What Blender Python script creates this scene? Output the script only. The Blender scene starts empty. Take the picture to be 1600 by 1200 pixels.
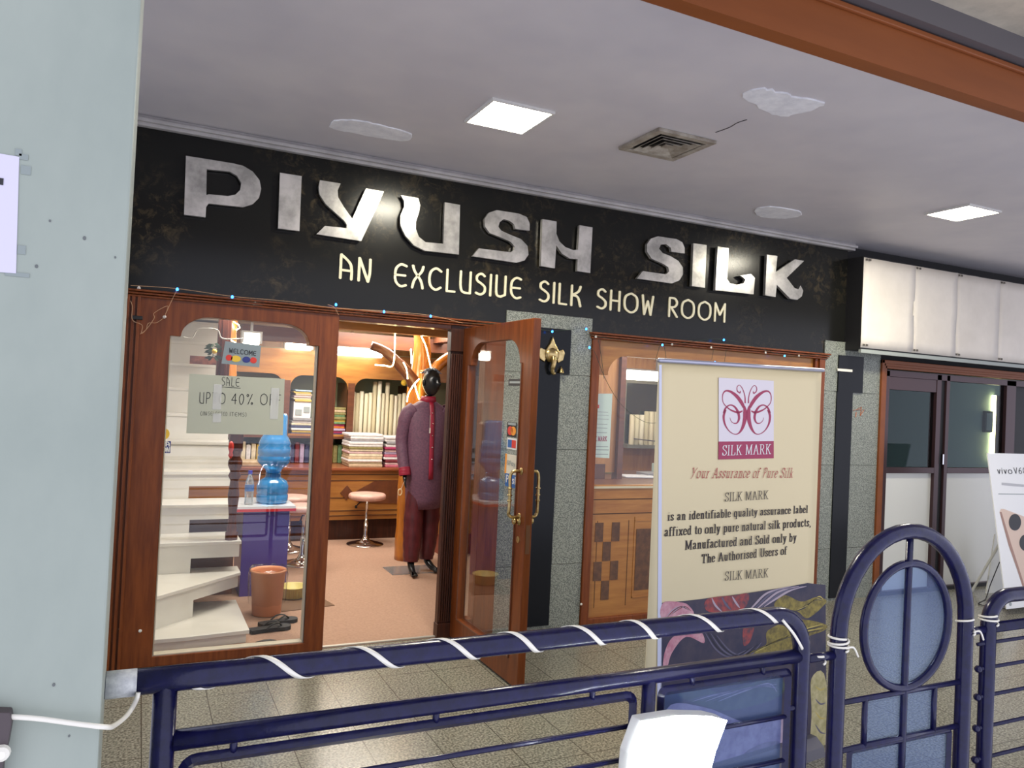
import bpy, bmesh, math, random
from mathutils import Vector, Matrix, Euler
from math import sin, cos, pi, radians
random.seed(7)
SC = bpy.context.scene
COL = SC.collection

# ------------------------------------------------------------------ camera
FPX, YAW, PITCH, ROLL, CAMZ = 1211.39, 0.446554, 0.018552, 0.0472906, 1.52
def cam_axes():
    cy, sy, cp, sp = cos(YAW), sin(YAW), cos(PITCH), sin(PITCH)
    F = Vector((sy*cp, cy*cp, sp)); R = Vector((cy, -sy, 0)); U = R.cross(F)
    c, s = cos(ROLL), sin(ROLL)
    return c*R + s*U, -s*R + c*U, F
RX, UX, FX = cam_axes()
CAM = Vector((0, 0, CAMZ))
cd = bpy.data.cameras.new('camera'); co = bpy.data.objects.new('camera', cd); COL.objects.link(co)
cd.sensor_width = 36; cd.lens = FPX/1600*36; cd.clip_start = 0.02
m = Matrix((RX, UX, -FX)).transposed().to_4x4(); m.translation = CAM
co.matrix_world = m
SC.camera = co

# ------------------------------------------------------------------ colour, world, exposure
def lin(c):
    return tuple((x/255/12.92 if x/255 <= 0.04045 else ((x/255+0.055)/1.055)**2.4) for x in c)
SC.view_settings.view_transform = 'Standard'
SC.view_settings.look = 'None'
SC.view_settings.gamma = 1
SC.view_settings.use_curve_mapping = False
SC.view_settings.exposure = 1.0
W = bpy.data.worlds.new('world'); SC.world = W; W.use_nodes = True
W.node_tree.nodes['Background'].inputs[0].default_value = (0.82, 0.84, 1.0, 1)
W.node_tree.nodes['Background'].inputs[1].default_value = 0.82

# lamps (only the ceiling panel lamps sit in fixtures built further down)
def area(name, loc, sx, sy, power, col, rot=(0, 0, 0)):
    l = bpy.data.lights.new(name, 'AREA'); l.shape = 'RECTANGLE'; l.size = sx; l.size_y = sy
    l.energy = power; l.color = col
    o = bpy.data.objects.new(name, l); COL.objects.link(o); o.location = loc; o.rotation_euler = rot
    return o
WARM = (1.0, 0.93, 0.76)
area('ceiling_panel_lamp', (1.57, 3.5, 2.885), .26, .30, 15, WARM)
area('ceiling_panel_lamp', (4.95, 3.42, 2.885), .26, .30, 15, WARM)
IN = (1.0, 0.945, 0.86)
area('shop_fill_lamp', (1.0, 5.5, 2.10), 1.2, .3, 20, IN)  # shop lamps added under the ceiling to brighten the interior, no fixtures around them
area('shop_fill_lamp', (2.2, 6.9, 2.10), 1.2, .3, 18, IN)
area('shop_fill_lamp', (1.5, 7.5, 2.10), .9, .3, 15, IN)
area('shop_fill_lamp', (3.9, 5.0, 2.10), .8, .3, 9, IN)
area('next_shop_lamp', (7.2, 6.2, 2.2), 1.0, .3, 3.5, (0.85, 0.95, 1.0))  # bare area light, no tube built around it

# ------------------------------------------------------------------ materials
MATS = {}
def mat(name, col, rough=.5, metal=0, emit=None, estr=0, spec=.5, col2=None, scale=8, stretch=(1, 1, 1), detail=4,
        lo=.35, hi=.65, bump=0, coat=0, bscale=None, tex='noise'):
    if name in MATS: return MATS[name]
    M = bpy.data.materials.new(name); M.use_nodes = True
    nt = M.node_tree; b = nt.nodes['Principled BSDF']
    b.inputs['Base Color'].default_value = (*lin(col), 1)
    b.inputs['Roughness'].default_value = rough
    b.inputs['Metallic'].default_value = metal
    b.inputs['Specular IOR Level'].default_value = spec
    b.inputs['Coat Weight'].default_value = coat
    b.inputs['Coat Roughness'].default_value = .12
    if emit:
        b.inputs['Emission Color'].default_value = (*lin(emit), 1); b.inputs['Emission Strength'].default_value = estr
    if col2 is not None or bump:
        tc = nt.nodes.new('ShaderNodeTexCoord'); mp = nt.nodes.new('ShaderNodeMapping')
        mp.inputs['Scale'].default_value = stretch
        nt.links.new(tc.outputs['Object'], mp.inputs[0])
        if tex == 'voronoi':
            n = nt.nodes.new('ShaderNodeTexVoronoi'); out = n.outputs['Distance']
        elif tex == 'wave':
            n = nt.nodes.new('ShaderNodeTexWave'); n.inputs['Distortion'].default_value = 6; out = n.outputs['Fac']
            n.inputs['Detail'].default_value = detail
        else:
            n = nt.nodes.new('ShaderNodeTexNoise'); n.inputs['Detail'].default_value = detail; out = n.outputs['Fac']
            n.inputs['Roughness'].default_value = .62
        n.inputs['Scale'].default_value = scale
        nt.links.new(mp.outputs[0], n.inputs['Vector'])
        if col2 is not None:
            r = nt.nodes.new('ShaderNodeValToRGB')
            r.color_ramp.elements[0].position = lo; r.color_ramp.elements[1].position = hi
            r.color_ramp.elements[0].color = (*lin(col), 1); r.color_ramp.elements[1].color = (*lin(col2), 1)
            nt.links.new(out, r.inputs[0]); nt.links.new(r.outputs[0], b.inputs['Base Color'])
        if bump:
            bp = nt.nodes.new('ShaderNodeBump'); bp.inputs['Strength'].default_value = bump; bp.inputs['Distance'].default_value = .01
            nt.links.new(out, bp.inputs['Height']); nt.links.new(bp.outputs[0], b.inputs['Normal'])
    MATS[name] = M
    return M

def glass(name, tint=(1, 1, 1), refl=1.0, rough=0.0, ior=1.45, milk=0):
    M = bpy.data.materials.new(name); M.use_nodes = True; nt = M.node_tree; nt.nodes.clear()
    out = nt.nodes.new('ShaderNodeOutputMaterial'); mix = nt.nodes.new('ShaderNodeMixShader')
    t = nt.nodes.new('ShaderNodeBsdfTransparent'); t.inputs[0].default_value = (*tint, 1)
    g = nt.nodes.new('ShaderNodeBsdfGlossy'); g.inputs['Roughness'].default_value = rough
    g.inputs[0].default_value = (refl, refl, refl, 1)
    lw = nt.nodes.new('ShaderNodeLayerWeight'); lw.inputs[0].default_value = .5      # facing term, the same on both faces of a pane
    pw_ = nt.nodes.new('ShaderNodeMath'); pw_.operation = 'POWER'; pw_.inputs[1].default_value = 5
    f = nt.nodes.new('ShaderNodeMath'); f.operation = 'MULTIPLY_ADD'; f.inputs[1].default_value = .9; f.inputs[2].default_value = .035
    nt.links.new(lw.outputs['Facing'], pw_.inputs[0]); nt.links.new(pw_.outputs[0], f.inputs[0])
    nt.links.new(f.outputs[0], mix.inputs[0]); nt.links.new(t.outputs[0], mix.inputs[1]); nt.links.new(g.outputs[0], mix.inputs[2])
    if milk:
        m2 = nt.nodes.new('ShaderNodeMixShader'); df = nt.nodes.new('ShaderNodeBsdfDiffuse'); df.inputs[0].default_value = (*lin((120, 140, 180) if milk < .3 else (240, 240, 236)), 1)
        m2.inputs[0].default_value = milk; nt.links.new(mix.outputs[0], m2.inputs[1]); nt.links.new(df.outputs[0], m2.inputs[2]); nt.links.new(m2.outputs[0], out.inputs[0])
    else: nt.links.new(mix.outputs[0], out.inputs[0])
    MATS[name] = M
    return M

woodR = mat('red_brown_wood', (124, 64, 26), .34, spec=.25, col2=(98, 47, 18), scale=5, stretch=(8, 8, .7), bump=.03, coat=.1)
woodRH = mat('red_brown_wood_flat', (126, 65, 27), .34, spec=.25, col2=(100, 48, 19), scale=5, stretch=(.7, 8, 8), bump=.03, coat=.3)
woodD = mat('dark_brown_wood', (72, 36, 22), .4, spec=.3, col2=(46, 24, 16), scale=5, stretch=(8, 8, .6), coat=.05)
woodY = mat('honey_wood', (172, 118, 56), .4, col2=(150, 96, 44), scale=4, stretch=(.7, 6, 6), coat=.15)
woodYV = mat('honey_wood_upright', (178, 126, 66), .4, col2=(154, 102, 50), scale=4, stretch=(6, 6, .6), coat=.15)
woodB = mat('mid_brown_wood', (104, 60, 36), .4, col2=(84, 46, 28), scale=4, stretch=(.7, 7, 7), coat=.15)
woodO = mat('orange_varnished_wood', (190, 118, 38), .28, col2=(156, 88, 26), scale=4, stretch=(5, 5, .8), coat=.5)
woodP = mat('painted_orange_beam', (128, 70, 32), .45, spec=.3, col2=(118, 63, 28), scale=2, stretch=(.6, 4, 4), bump=.05)
groove = mat('groove_dark', (60, 34, 20), .6)
white = mat('white_paint', (214, 212, 206), .6)
corn = mat('cornice_white', (190, 186, 184), .5, col2=(168, 164, 162), scale=6, bump=.05)
greyst = mat('grey_metal', (104, 102, 108), .5, .2)
steel = mat('brushed_steel', (226, 222, 216), .24, .7, col2=(165, 163, 158), scale=7, detail=5, bump=.05)
pale = mat('pale_gold_letter', (226, 218, 184), .4)
chrome = mat('chrome', (215, 215, 215), .12, 1)
brass = mat('brass', (204, 182, 130), .3, 1, col2=(160, 136, 88), scale=20)
blackg = mat('black_gloss', (20, 22, 24), .28)
blackt = mat('black_tile', (14, 16, 20), .2, spec=.2)
blackm = mat('black_matt', (24, 23, 24), .6)
navy = mat('navy_gloss_paint', (20, 20, 62), .25, spec=.25, coat=.22, col2=(15, 15, 48), scale=40, bump=.12)
ivory = mat('ivory_plastic', (224, 220, 206), .4)
paperw = mat('white_paper', (205, 205, 210), .6)
ceil_m = mat('ceiling_paint', (208, 203, 204), .5, col2=(196, 192, 196), scale=1.6, detail=3)
patch_m = mat('patch_plaster', (240, 240, 242), .6, col2=(222, 222, 226), scale=18, bump=.4)
pill_m = mat('pillar_paint', (150, 158, 147), .5, lo=.3, hi=.7, col2=(139, 148, 138), scale=3, stretch=(2, 2, 1), detail=8, bump=.04)
stain_m = mat('pillar_stain', (132, 141, 137), .6)
marble = mat('white_marble', (226, 222, 212), .3, col2=(212, 207, 196), scale=2.5, stretch=(.5, 1, 1), bump=0)
carpet = mat('carpet_tan', (170, 136, 114), .95, col2=(156, 123, 102), scale=60, detail=6, bump=.1)
clearg = glass('clear_glass', (.97, .98, .98), .8)
blueg = glass('blue_tinted_glass', (.70, .80, .96), .6, milk=.12)
darkg = glass('dark_green_glass', (.66, .76, .78), .5)
mirror = mat('mirror_silver', (200, 200, 196), .03, 1)
lampm = mat('lamp_panel', (255, 255, 255), .5, emit=(255, 250, 226), estr=22)
tubem = mat('tube_glow', (255, 255, 255), .5, emit=(255, 248, 232), estr=9)
ledm = mat('led_strip_glow', (255, 255, 255), .5, emit=(255, 226, 160), estr=14)
blue_led = mat('blue_led', (60, 120, 255), .4, emit=(40, 120, 255), estr=6)
off_led = mat('led_unlit', (220, 210, 200), .4)
wirem = mat('brown_wire', (178, 138, 104), .6)
wireg = mat('green_wire', (40, 56, 44), .6)
flood_m = mat('floodlight_glow', (255, 255, 255), .5, emit=(240, 246, 255), estr=30)

def granite(name, a, b, sc):
    M = bpy.data.materials.new(name); M.use_nodes = True; nt = M.node_tree; bs = nt.nodes['Principled BSDF']
    tc = nt.nodes.new('ShaderNodeTexCoord'); n = nt.nodes.new('ShaderNodeTexNoise'); v = nt.nodes.new('ShaderNodeTexVoronoi')
    n.inputs['Scale'].default_value = sc; n.inputs['Detail'].default_value = 3; v.inputs['Scale'].default_value = sc*1.6
    r = nt.nodes.new('ShaderNodeValToRGB'); e = r.color_ramp.elements
    e[0].position = .40; e[0].color = (*lin(a), 1); e[1].position = .60; e[1].color = (*lin(b), 1)
    mx = nt.nodes.new('ShaderNodeMix'); mx.data_type = 'RGBA'; mx.blend_type = 'MULTIPLY'; mx.inputs[0].default_value = .55
    nt.links.new(tc.outputs['Object'], n.inputs['Vector']); nt.links.new(tc.outputs['Object'], v.inputs['Vector'])
    nt.links.new(n.outputs['Fac'], r.inputs[0]); nt.links.new(r.outputs[0], mx.inputs[6]); rv = nt.nodes.new('ShaderNodeMapRange'); rv.inputs[1].default_value = 0; rv.inputs[2].default_value = .7; rv.inputs[3].default_value = .35; rv.inputs[4].default_value = 1
    nt.links.new(v.outputs['Distance'], rv.inputs[0]); nt.links.new(rv.outputs[0], mx.inputs[7])
    last = mx.outputs[2]
    nt.links.new(last, bs.inputs['Base Color'])
    bs.inputs['Roughness'].default_value = .3
    MATS[name] = M
    return M, nt, last, bs
gran, _, _, _b = granite('granite_grey', (92, 97, 90), (156, 160, 148), 130); _b.inputs['Roughness'].default_value = .45
# tiled granite floor with thin dark joints
floor_m, nt, last, bs = granite('granite_floor_tiles', (104, 102, 90), (158, 155, 138), 95)
tc = nt.nodes.new('ShaderNodeTexCoord'); mp = nt.nodes.new('ShaderNodeMapping'); br = nt.nodes.new('ShaderNodeTexBrick')
mp.inputs['Location'].default_value = (-.08, .02, 0)
br.offset = 0; br.inputs['Scale'].default_value = 1; br.inputs['Brick Width'].default_value = .29; br.inputs['Row Height'].default_value = .58
br.inputs['Mortar Size'].default_value = .0022; br.inputs['Mortar'].default_value = (*lin((70, 66, 56)), 1)
nt.links.new(tc.outputs['Object'], mp.inputs[0]); nt.links.new(mp.outputs[0], br.inputs['Vector'])
nt.links.new(last, br.inputs['Color1']); nt.links.new(last, br.inputs['Color2'])
nt.links.new(br.outputs['Color'], bs.inputs['Base Color']); bs.inputs['Roughness'].default_value = .22

# black fascia stone with sparse gold-brown veins
def fascia_mat():
    M = bpy.data.materials.new('black_veined_stone'); M.use_nodes = True; nt = M.node_tree; bs = nt.nodes['Principled BSDF']
    tc = nt.nodes.new('ShaderNodeTexCoord'); n = nt.nodes.new('ShaderNodeTexNoise'); n2 = nt.nodes.new('ShaderNodeTexNoise')
    n.inputs['Scale'].default_value = 14; n.inputs['Detail'].default_value = 9; n.inputs['Roughness'].default_value = .75; n.inputs['Distortion'].default_value = .6
    n2.inputs['Scale'].default_value = 1.8; n2.inputs['Detail'].default_value = 3
    r = nt.nodes.new('ShaderNodeValToRGB'); e = r.color_ramp.elements
    e[0].position = .50; e[0].color = (0, 0, 0, 1); e[1].position = .72; e[1].color = (1, 1, 1, 1)
    r2 = nt.nodes.new('ShaderNodeValToRGB'); r2.color_ramp.elements[0].position = .45; r2.color_ramp.elements[1].position = .68
    mu = nt.nodes.new('ShaderNodeMath'); mu.operation = 'MULTIPLY'
    mx = nt.nodes.new('ShaderNodeMix'); mx.data_type = 'RGBA'
    mx.inputs[6].default_value = (*lin((24, 24, 22)), 1); mx.inputs[7].default_value = (*lin((88, 76, 54)), 1)
    for a in (n, n2): nt.links.new(tc.outputs['Object'], a.inputs['Vector'])
    nt.links.new(n.outputs['Fac'], r.inputs[0]); nt.links.new(n2.outputs['Fac'], r2.inputs[0])
    nt.links.new(r.outputs[0], mu.inputs[0]); nt.links.new(r2.outputs[0], mu.inputs[1]); nt.links.new(mu.outputs[0], mx.inputs[0])
    nt.links.new(mx.outputs[2], bs.inputs['Base Color']); bs.inputs['Roughness'].default_value = .2; bs.inputs['Specular IOR Level'].default_value = .25
    MATS['black_veined_stone'] = M
    return M
fasc_m = fascia_mat()

# ------------------------------------------------------------------ object helpers
def tag(o, label=None, cat=None, group=None, kind=None):
    if label: o['label'] = label
    if cat: o['category'] = cat
    if group: o['group'] = group
    if kind: o['kind'] = kind
    return o
def empty(name, loc, label=None, cat=None, group=None, rz=0, kind=None):
    o = bpy.data.objects.new(name, None); COL.objects.link(o); o.location = loc; o.rotation_euler = (0, 0, rz)
    o.empty_display_size = .05
    return tag(o, label, cat, group, kind)
def link(name, bm, m, parent=None, smooth=False, bevel=0, loc=None, world=False, subsurf=0):
    """bm coordinates: local to parent unless world=True (then shifted into the parent's frame)"""
    bmesh.ops.recalc_face_normals(bm, faces=bm.faces[:])
    me = bpy.data.meshes.new(name)
    if world and parent is not None:
        bpy.context.view_layer.update()
        bm.transform(parent.matrix_world.inverted())
    bm.to_mesh(me); bm.free()
    for mm in (m if isinstance(m, (list, tuple)) else [m]): me.materials.append(mm)
    o = bpy.data.objects.new(name, me); COL.objects.link(o)
    if smooth:
        for p in me.polygons: p.use_smooth = True
    if parent is not None: o.parent = parent
    if loc is not None: o.location = loc
    if bevel:
        md = o.modifiers.new('bevel', 'BEVEL'); md.width = bevel; md.segments = 2; md.limit_method = 'ANGLE'
    if subsurf:
        md = o.modifiers.new('subsurf', 'SUBSURF'); md.levels = subsurf; md.render_levels = subsurf
    return o
def BM(): return bmesh.new()
def box(bm, x0, x1, y0, y1, z0, z1, mi=0):
    vs = [bm.verts.new(p) for p in ((x0,y0,z0),(x1,y0,z0),(x1,y1,z0),(x0,y1,z0),(x0,y0,z1),(x1,y0,z1),(x1,y1,z1),(x0,y1,z1))]
    for f in ((0,3,2,1),(4,5,6,7),(0,1,5,4),(1,2,6,5),(2,3,7,6),(3,0,4,7)):
        bm.faces.new([vs[i] for i in f]).material_index = mi
    return bm
def bx(name, x0, x1, y0, y1, z0, z1, m, parent=None, bevel=0, world=True, **k):
    return link(name, box(BM(), x0, x1, y0, y1, z0, z1), m, parent, bevel=bevel, world=world, **k)
def catmull(pts, n=8, closed=False):
    P = [Vector(p) for p in pts]; N = len(P); out = []
    rng = range(N if closed else N-1)
    for i in rng:
        if closed: a, b, c, d = P[i-1], P[i], P[(i+1) % N], P[(i+2) % N]
        else: a, b, c, d = P[max(i-1, 0)], P[i], P[i+1], P[min(i+2, N-1)]
        for k in range(n):
            t = k/n
            out.append(.5*((2*b)+(-a+c)*t+(2*a-5*b+4*c-d)*t*t+(-a+3*b-3*c+d)*t**3))
    if not closed: out.append(P[-1])
    return out
def tube(bm, pts, r, seg=12, closed=False, caps=True, flat=1.0):
    P = [Vector(p) for p in pts]; N = len(P); rings = []
    rr = r if isinstance(r, (list, tuple)) else [r]*N
    T = []
    for i in range(N):
        a = P[i-1] if (i > 0 or closed) else P[i]
        b = P[(i+1) % N] if (i < N-1 or closed) else P[i]
        T.append((b-a).normalized())
    up = Vector((0, 0, 1)) if abs(T[0].z) < .9 else Vector((0, 1, 0))
    nrm = (up - T[0]*up.dot(T[0])).normalized()
    for i in range(N):
        nrm = (nrm - T[i]*nrm.dot(T[i])).normalized()
        bn = T[i].cross(nrm)
        rings.append([bm.verts.new(P[i] + rr[i]*(cos(2*pi*k/seg)*nrm*flat + sin(2*pi*k/seg)*bn)) for k in range(seg)])
    for i in range(N if closed else N-1):
        A, B = rings[i], rings[(i+1) % N]
        for k in range(seg):
            bm.faces.new((A[k], A[(k+1) % seg], B[(k+1) % seg], B[k]))
    if caps and not closed:
        bm.faces.new(rings[0][::-1]); bm.faces.new(rings[-1])
    return bm
def lathe(bm, prof, seg=24, c=(0, 0, 0), sx=1, sy=1):
    rings = []
    for r, z in prof:
        rings.append([bm.verts.new((c[0]+max(r, 1e-4)*cos(2*pi*k/seg)*sx, c[1]+max(r, 1e-4)*sin(2*pi*k/seg)*sy, c[2]+z)) for k in range(seg)])
    for A, B in zip(rings, rings[1:]):
        for k in range(seg): bm.faces.new((A[k], A[(k+1) % seg], B[(k+1) % seg], B[k]))
    bm.faces.new(rings[0][::-1]); bm.faces.new(rings[-1])
    return bm
def loft(bm, rings, cap=True):
    R = [[bm.verts.new(p) for p in r] for r in rings]
    n = len(R[0])
    for A, B in zip(R, R[1:]):
        for k in range(n): bm.faces.new((A[k], A[(k+1) % n], B[(k+1) % n], B[k]))
    if cap: bm.faces.new(R[0][::-1]); bm.faces.new(R[-1])
    return bm
def prism(bm, outer, holes, to3, depth, mi=0):
    """2D outline (+holes) -> solid. to3(p) gives the front point, depth is the vector to the back."""
    loops = [outer] + list(holes)
    edges = []; L3 = []
    for lp in loops:
        vs = [bm.verts.new(to3(p)) for p in lp]; L3.append(vs)
        edges += [bm.edges.new((vs[i], vs[(i+1) % len(vs)])) for i in range(len(vs))]
    res = bmesh.ops.triangle_fill(bm, use_beauty=True, use_dissolve=False, edges=edges)
    ff = [f for f in res['geom'] if isinstance(f, bmesh.types.BMFace)]
    for f in ff: f.material_index = mi
    d = Vector(depth)
    if d.length > 0:
        mp = {}
        for vs in L3:
            for v in vs: mp[v] = bm.verts.new(v.co + d)
        for f in ff:
            nf = bm.faces.new([mp[v] for v in reversed(f.verts)]); nf.material_index = mi
        for vs in L3:
            for i in range(len(vs)):
                a, b = vs[i], vs[(i+1) % len(vs)]
                bm.faces.new((a, b, mp[b], mp[a])).material_index = mi
    return bm
def ellipse2(cx, cy, rx, ry, n=32, a0=0, a1=2*pi):
    full = abs(a1-a0-2*pi) < 1e-6
    return [(cx+rx*cos(a0+(a1-a0)*k/(n if full else n-1)), cy+ry*sin(a0+(a1-a0)*k/(n if full else n-1))) for k in range(n)]

# real-world points on a known plane (the photo's sight lines met with the plane the thing stands in)
def sight(u, v): return FX*FPX + RX*(u-800) - UX*(v-600)
def fp(u, v, Y):
    d = sight(u, v); return CAM + d*(Y/d.y)
def hp(u, v, Z=0):
    d = sight(u, v); return CAM + d*((Z-CAMZ)/d.z)

# ------------------------------------------------------------------ lettering: strokes drawn with a nib
def S(*p): return ('l', p)
def Cv(*p): return ('c', p)
def sf(x, y, w=.11): return ('l', ((x-w, y), (x+w, y)))
SER = {  # serif alphabet, cap height 1, x height .68
 'S': (.56, [Cv((.50,.80),(.40,.97),(.24,.98),(.10,.86),(.12,.66),(.30,.52),(.48,.38),(.52,.18),(.36,.02),(.18,.02),(.07,.2)), S((.5,.98),(.5,.74)), S((.07,.02),(.07,.26))]),
 'I': (.32, [S((.16,0),(.16,1)), sf(.16,0), sf(.16,1)]),
 'L': (.60, [S((.16,0),(.16,1)), sf(.16,1), S((.05,0),(.55,0),(.56,.24))]),
 'K': (.74, [S((.16,0),(.16,1)), sf(.16,0), sf(.16,1), S((.18,.42),(.60,1)), S((.30,.58),(.64,0)), sf(.60,1), sf(.64,0)]),
 'M': (.95, [S((.14,0),(.16,1)), S((.16,1),(.46,.05)), S((.46,.05),(.78,1)), S((.78,1),(.80,0)), sf(.14,0,.09), sf(.80,0), sf(.12,1,.07), sf(.84,1,.07)]),
 'A': (.74, [S((.10,0),(.36,1)), S((.36,1),(.64,0)), S((.20,.36),(.54,.36)), sf(.10,0,.09), sf(.64,0,.09)]),
 'R': (.72, [S((.16,0),(.16,1)), sf(.16,0), Cv((.16,1),(.40,1),(.54,.86),(.52,.62),(.36,.52),(.16,.52)), S((.34,.52),(.62,0)), sf(.64,0,.08), sf(.12,1,.06)]),
 'T': (.66, [S((.33,0),(.33,1)), S((.06,.78),(.06,1),(.60,1),(.60,.78)), sf(.33,0)]),
 'U': (.74, [Cv((.16,1),(.16,.5),(.17,.2),(.28,.02),(.46,.02),(.58,.18),(.60,.5),(.60,1)), sf(.16,1), sf(.60,1)]),
 'i': (.30, [S((.15,0),(.15,.66)), sf(.15,0,.10), S((.06,.66),(.15,.66)), S((.14,.93),(.16,.93))]),
 's': (.42, [Cv((.36,.52),(.28,.67),(.14,.66),(.07,.54),(.14,.40),(.30,.28),(.36,.14),(.24,.01),(.12,.02),(.05,.16))]),
 'a': (.50, [Cv((.09,.52),(.15,.66),(.28,.67),(.36,.54),(.36,.3),(.36,.08),(.47,.03)), Cv((.36,.38),(.18,.32),(.07,.18),(.12,.02),(.24,.02),(.36,.14))]),
 'n': (.56, [S((.15,0),(.15,.66)), sf(.15,0,.09), S((.05,.64),(.15,.66)), Cv((.15,.5),(.26,.66),(.38,.66),(.43,.5),(.43,.25),(.43,0)), sf(.43,0,.09)]),
 'd': (.56, [S((.40,1),(.40,.04),(.50,.02)), S((.32,1),(.40,1)), Cv((.40,.54),(.28,.67),(.14,.62),(.07,.34),(.12,.06),(.26,0),(.40,.12))]),
 'e': (.46, [Cv((.08,.36),(.38,.38),(.38,.56),(.26,.68),(.12,.62),(.06,.36),(.10,.08),(.24,0),(.40,.14))]),
 't': (.34, [Cv((.16,.88),(.16,.5),(.16,.2),(.20,.03),(.32,.06)), S((.03,.66),(.30,.66))]),
 'f': (.36, [Cv((.36,.90),(.28,.99),(.17,.92),(.15,.7),(.15,.3),(.15,0)), S((.04,.64),(.30,.64)), sf(.15,0,.10)]),
 'b': (.56, [S((.15,0),(.15,1)), S((.05,1),(.15,1)), Cv((.15,.54),(.28,.67),(.42,.60),(.48,.34),(.42,.06),(.28,0),(.15,.12))]),
 'l': (.30, [S((.15,0),(.15,1)), S((.05,1),(.15,1)), sf(.15,0,.10)]),
 'q': (.56, [S((.40,.66),(.40,-.28)), sf(.40,-.28,.09), Cv((.40,.54),(.28,.67),(.14,.62),(.07,.34),(.12,.06),(.26,0),(.40,.12))]),
 'u': (.56, [Cv((.14,.66),(.14,.3),(.18,.06),(.28,.0),(.40,.12)), S((.41,.66),(.41,.02),(.50,.02)), S((.05,.66),(.14,.66)), S((.32,.66),(.41,.66))]),
 'y': (.52, [S((.10,.66),(.28,.04)), Cv((.44,.66),(.30,.1),(.20,-.2),(.08,-.26)), sf(.10,.66,.08), sf(.44,.66,.07)]),
 'p': (.56, [S((.15,.66),(.15,-.28)), sf(.15,-.28,.09), S((.05,.64),(.15,.66)), Cv((.15,.54),(.28,.67),(.42,.60),(.48,.34),(.42,.06),(.28,0),(.15,.12))]),
 'x': (.52, [S((.08,.66),(.44,0)), S((.44,.66),(.08,0)), sf(.08,.66,.07), sf(.44,.66,.06), sf(.08,0,.06), sf(.44,0,.07)]),
 'r': (.42, [S((.15,0),(.15,.66)), sf(.15,0,.09), S((.05,.64),(.15,.66)), Cv((.15,.46),(.24,.62),(.36,.66))]),
 'o': (.52, [Cv((.26,.68),(.10,.58),(.06,.34),(.10,.08),(.26,0),(.42,.08),(.46,.34),(.42,.58),(.26,.68))]),
 'c': (.44, [Cv((.38,.52),(.26,.68),(.12,.60),(.06,.34),(.12,.06),(.26,0),(.40,.14))]),
 'k': (.54, [S((.15,0),(.15,1)), S((.05,1),(.15,1)), sf(.15,0,.09), S((.16,.28),(.42,.64)), S((.24,.40),(.46,0)), sf(.46,0,.07)]),
 'h': (.56, [S((.15,0),(.15,1)), S((.05,1),(.15,1)), sf(.15,0,.09), Cv((.15,.5),(.26,.66),(.38,.66),(.43,.5),(.43,.25),(.43,0)), sf(.43,0,.09)]),
 ',': (.24, [S((.12,.03),(.12,0),(.06,-.16))]), ' ': (.28, []),
}
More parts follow.
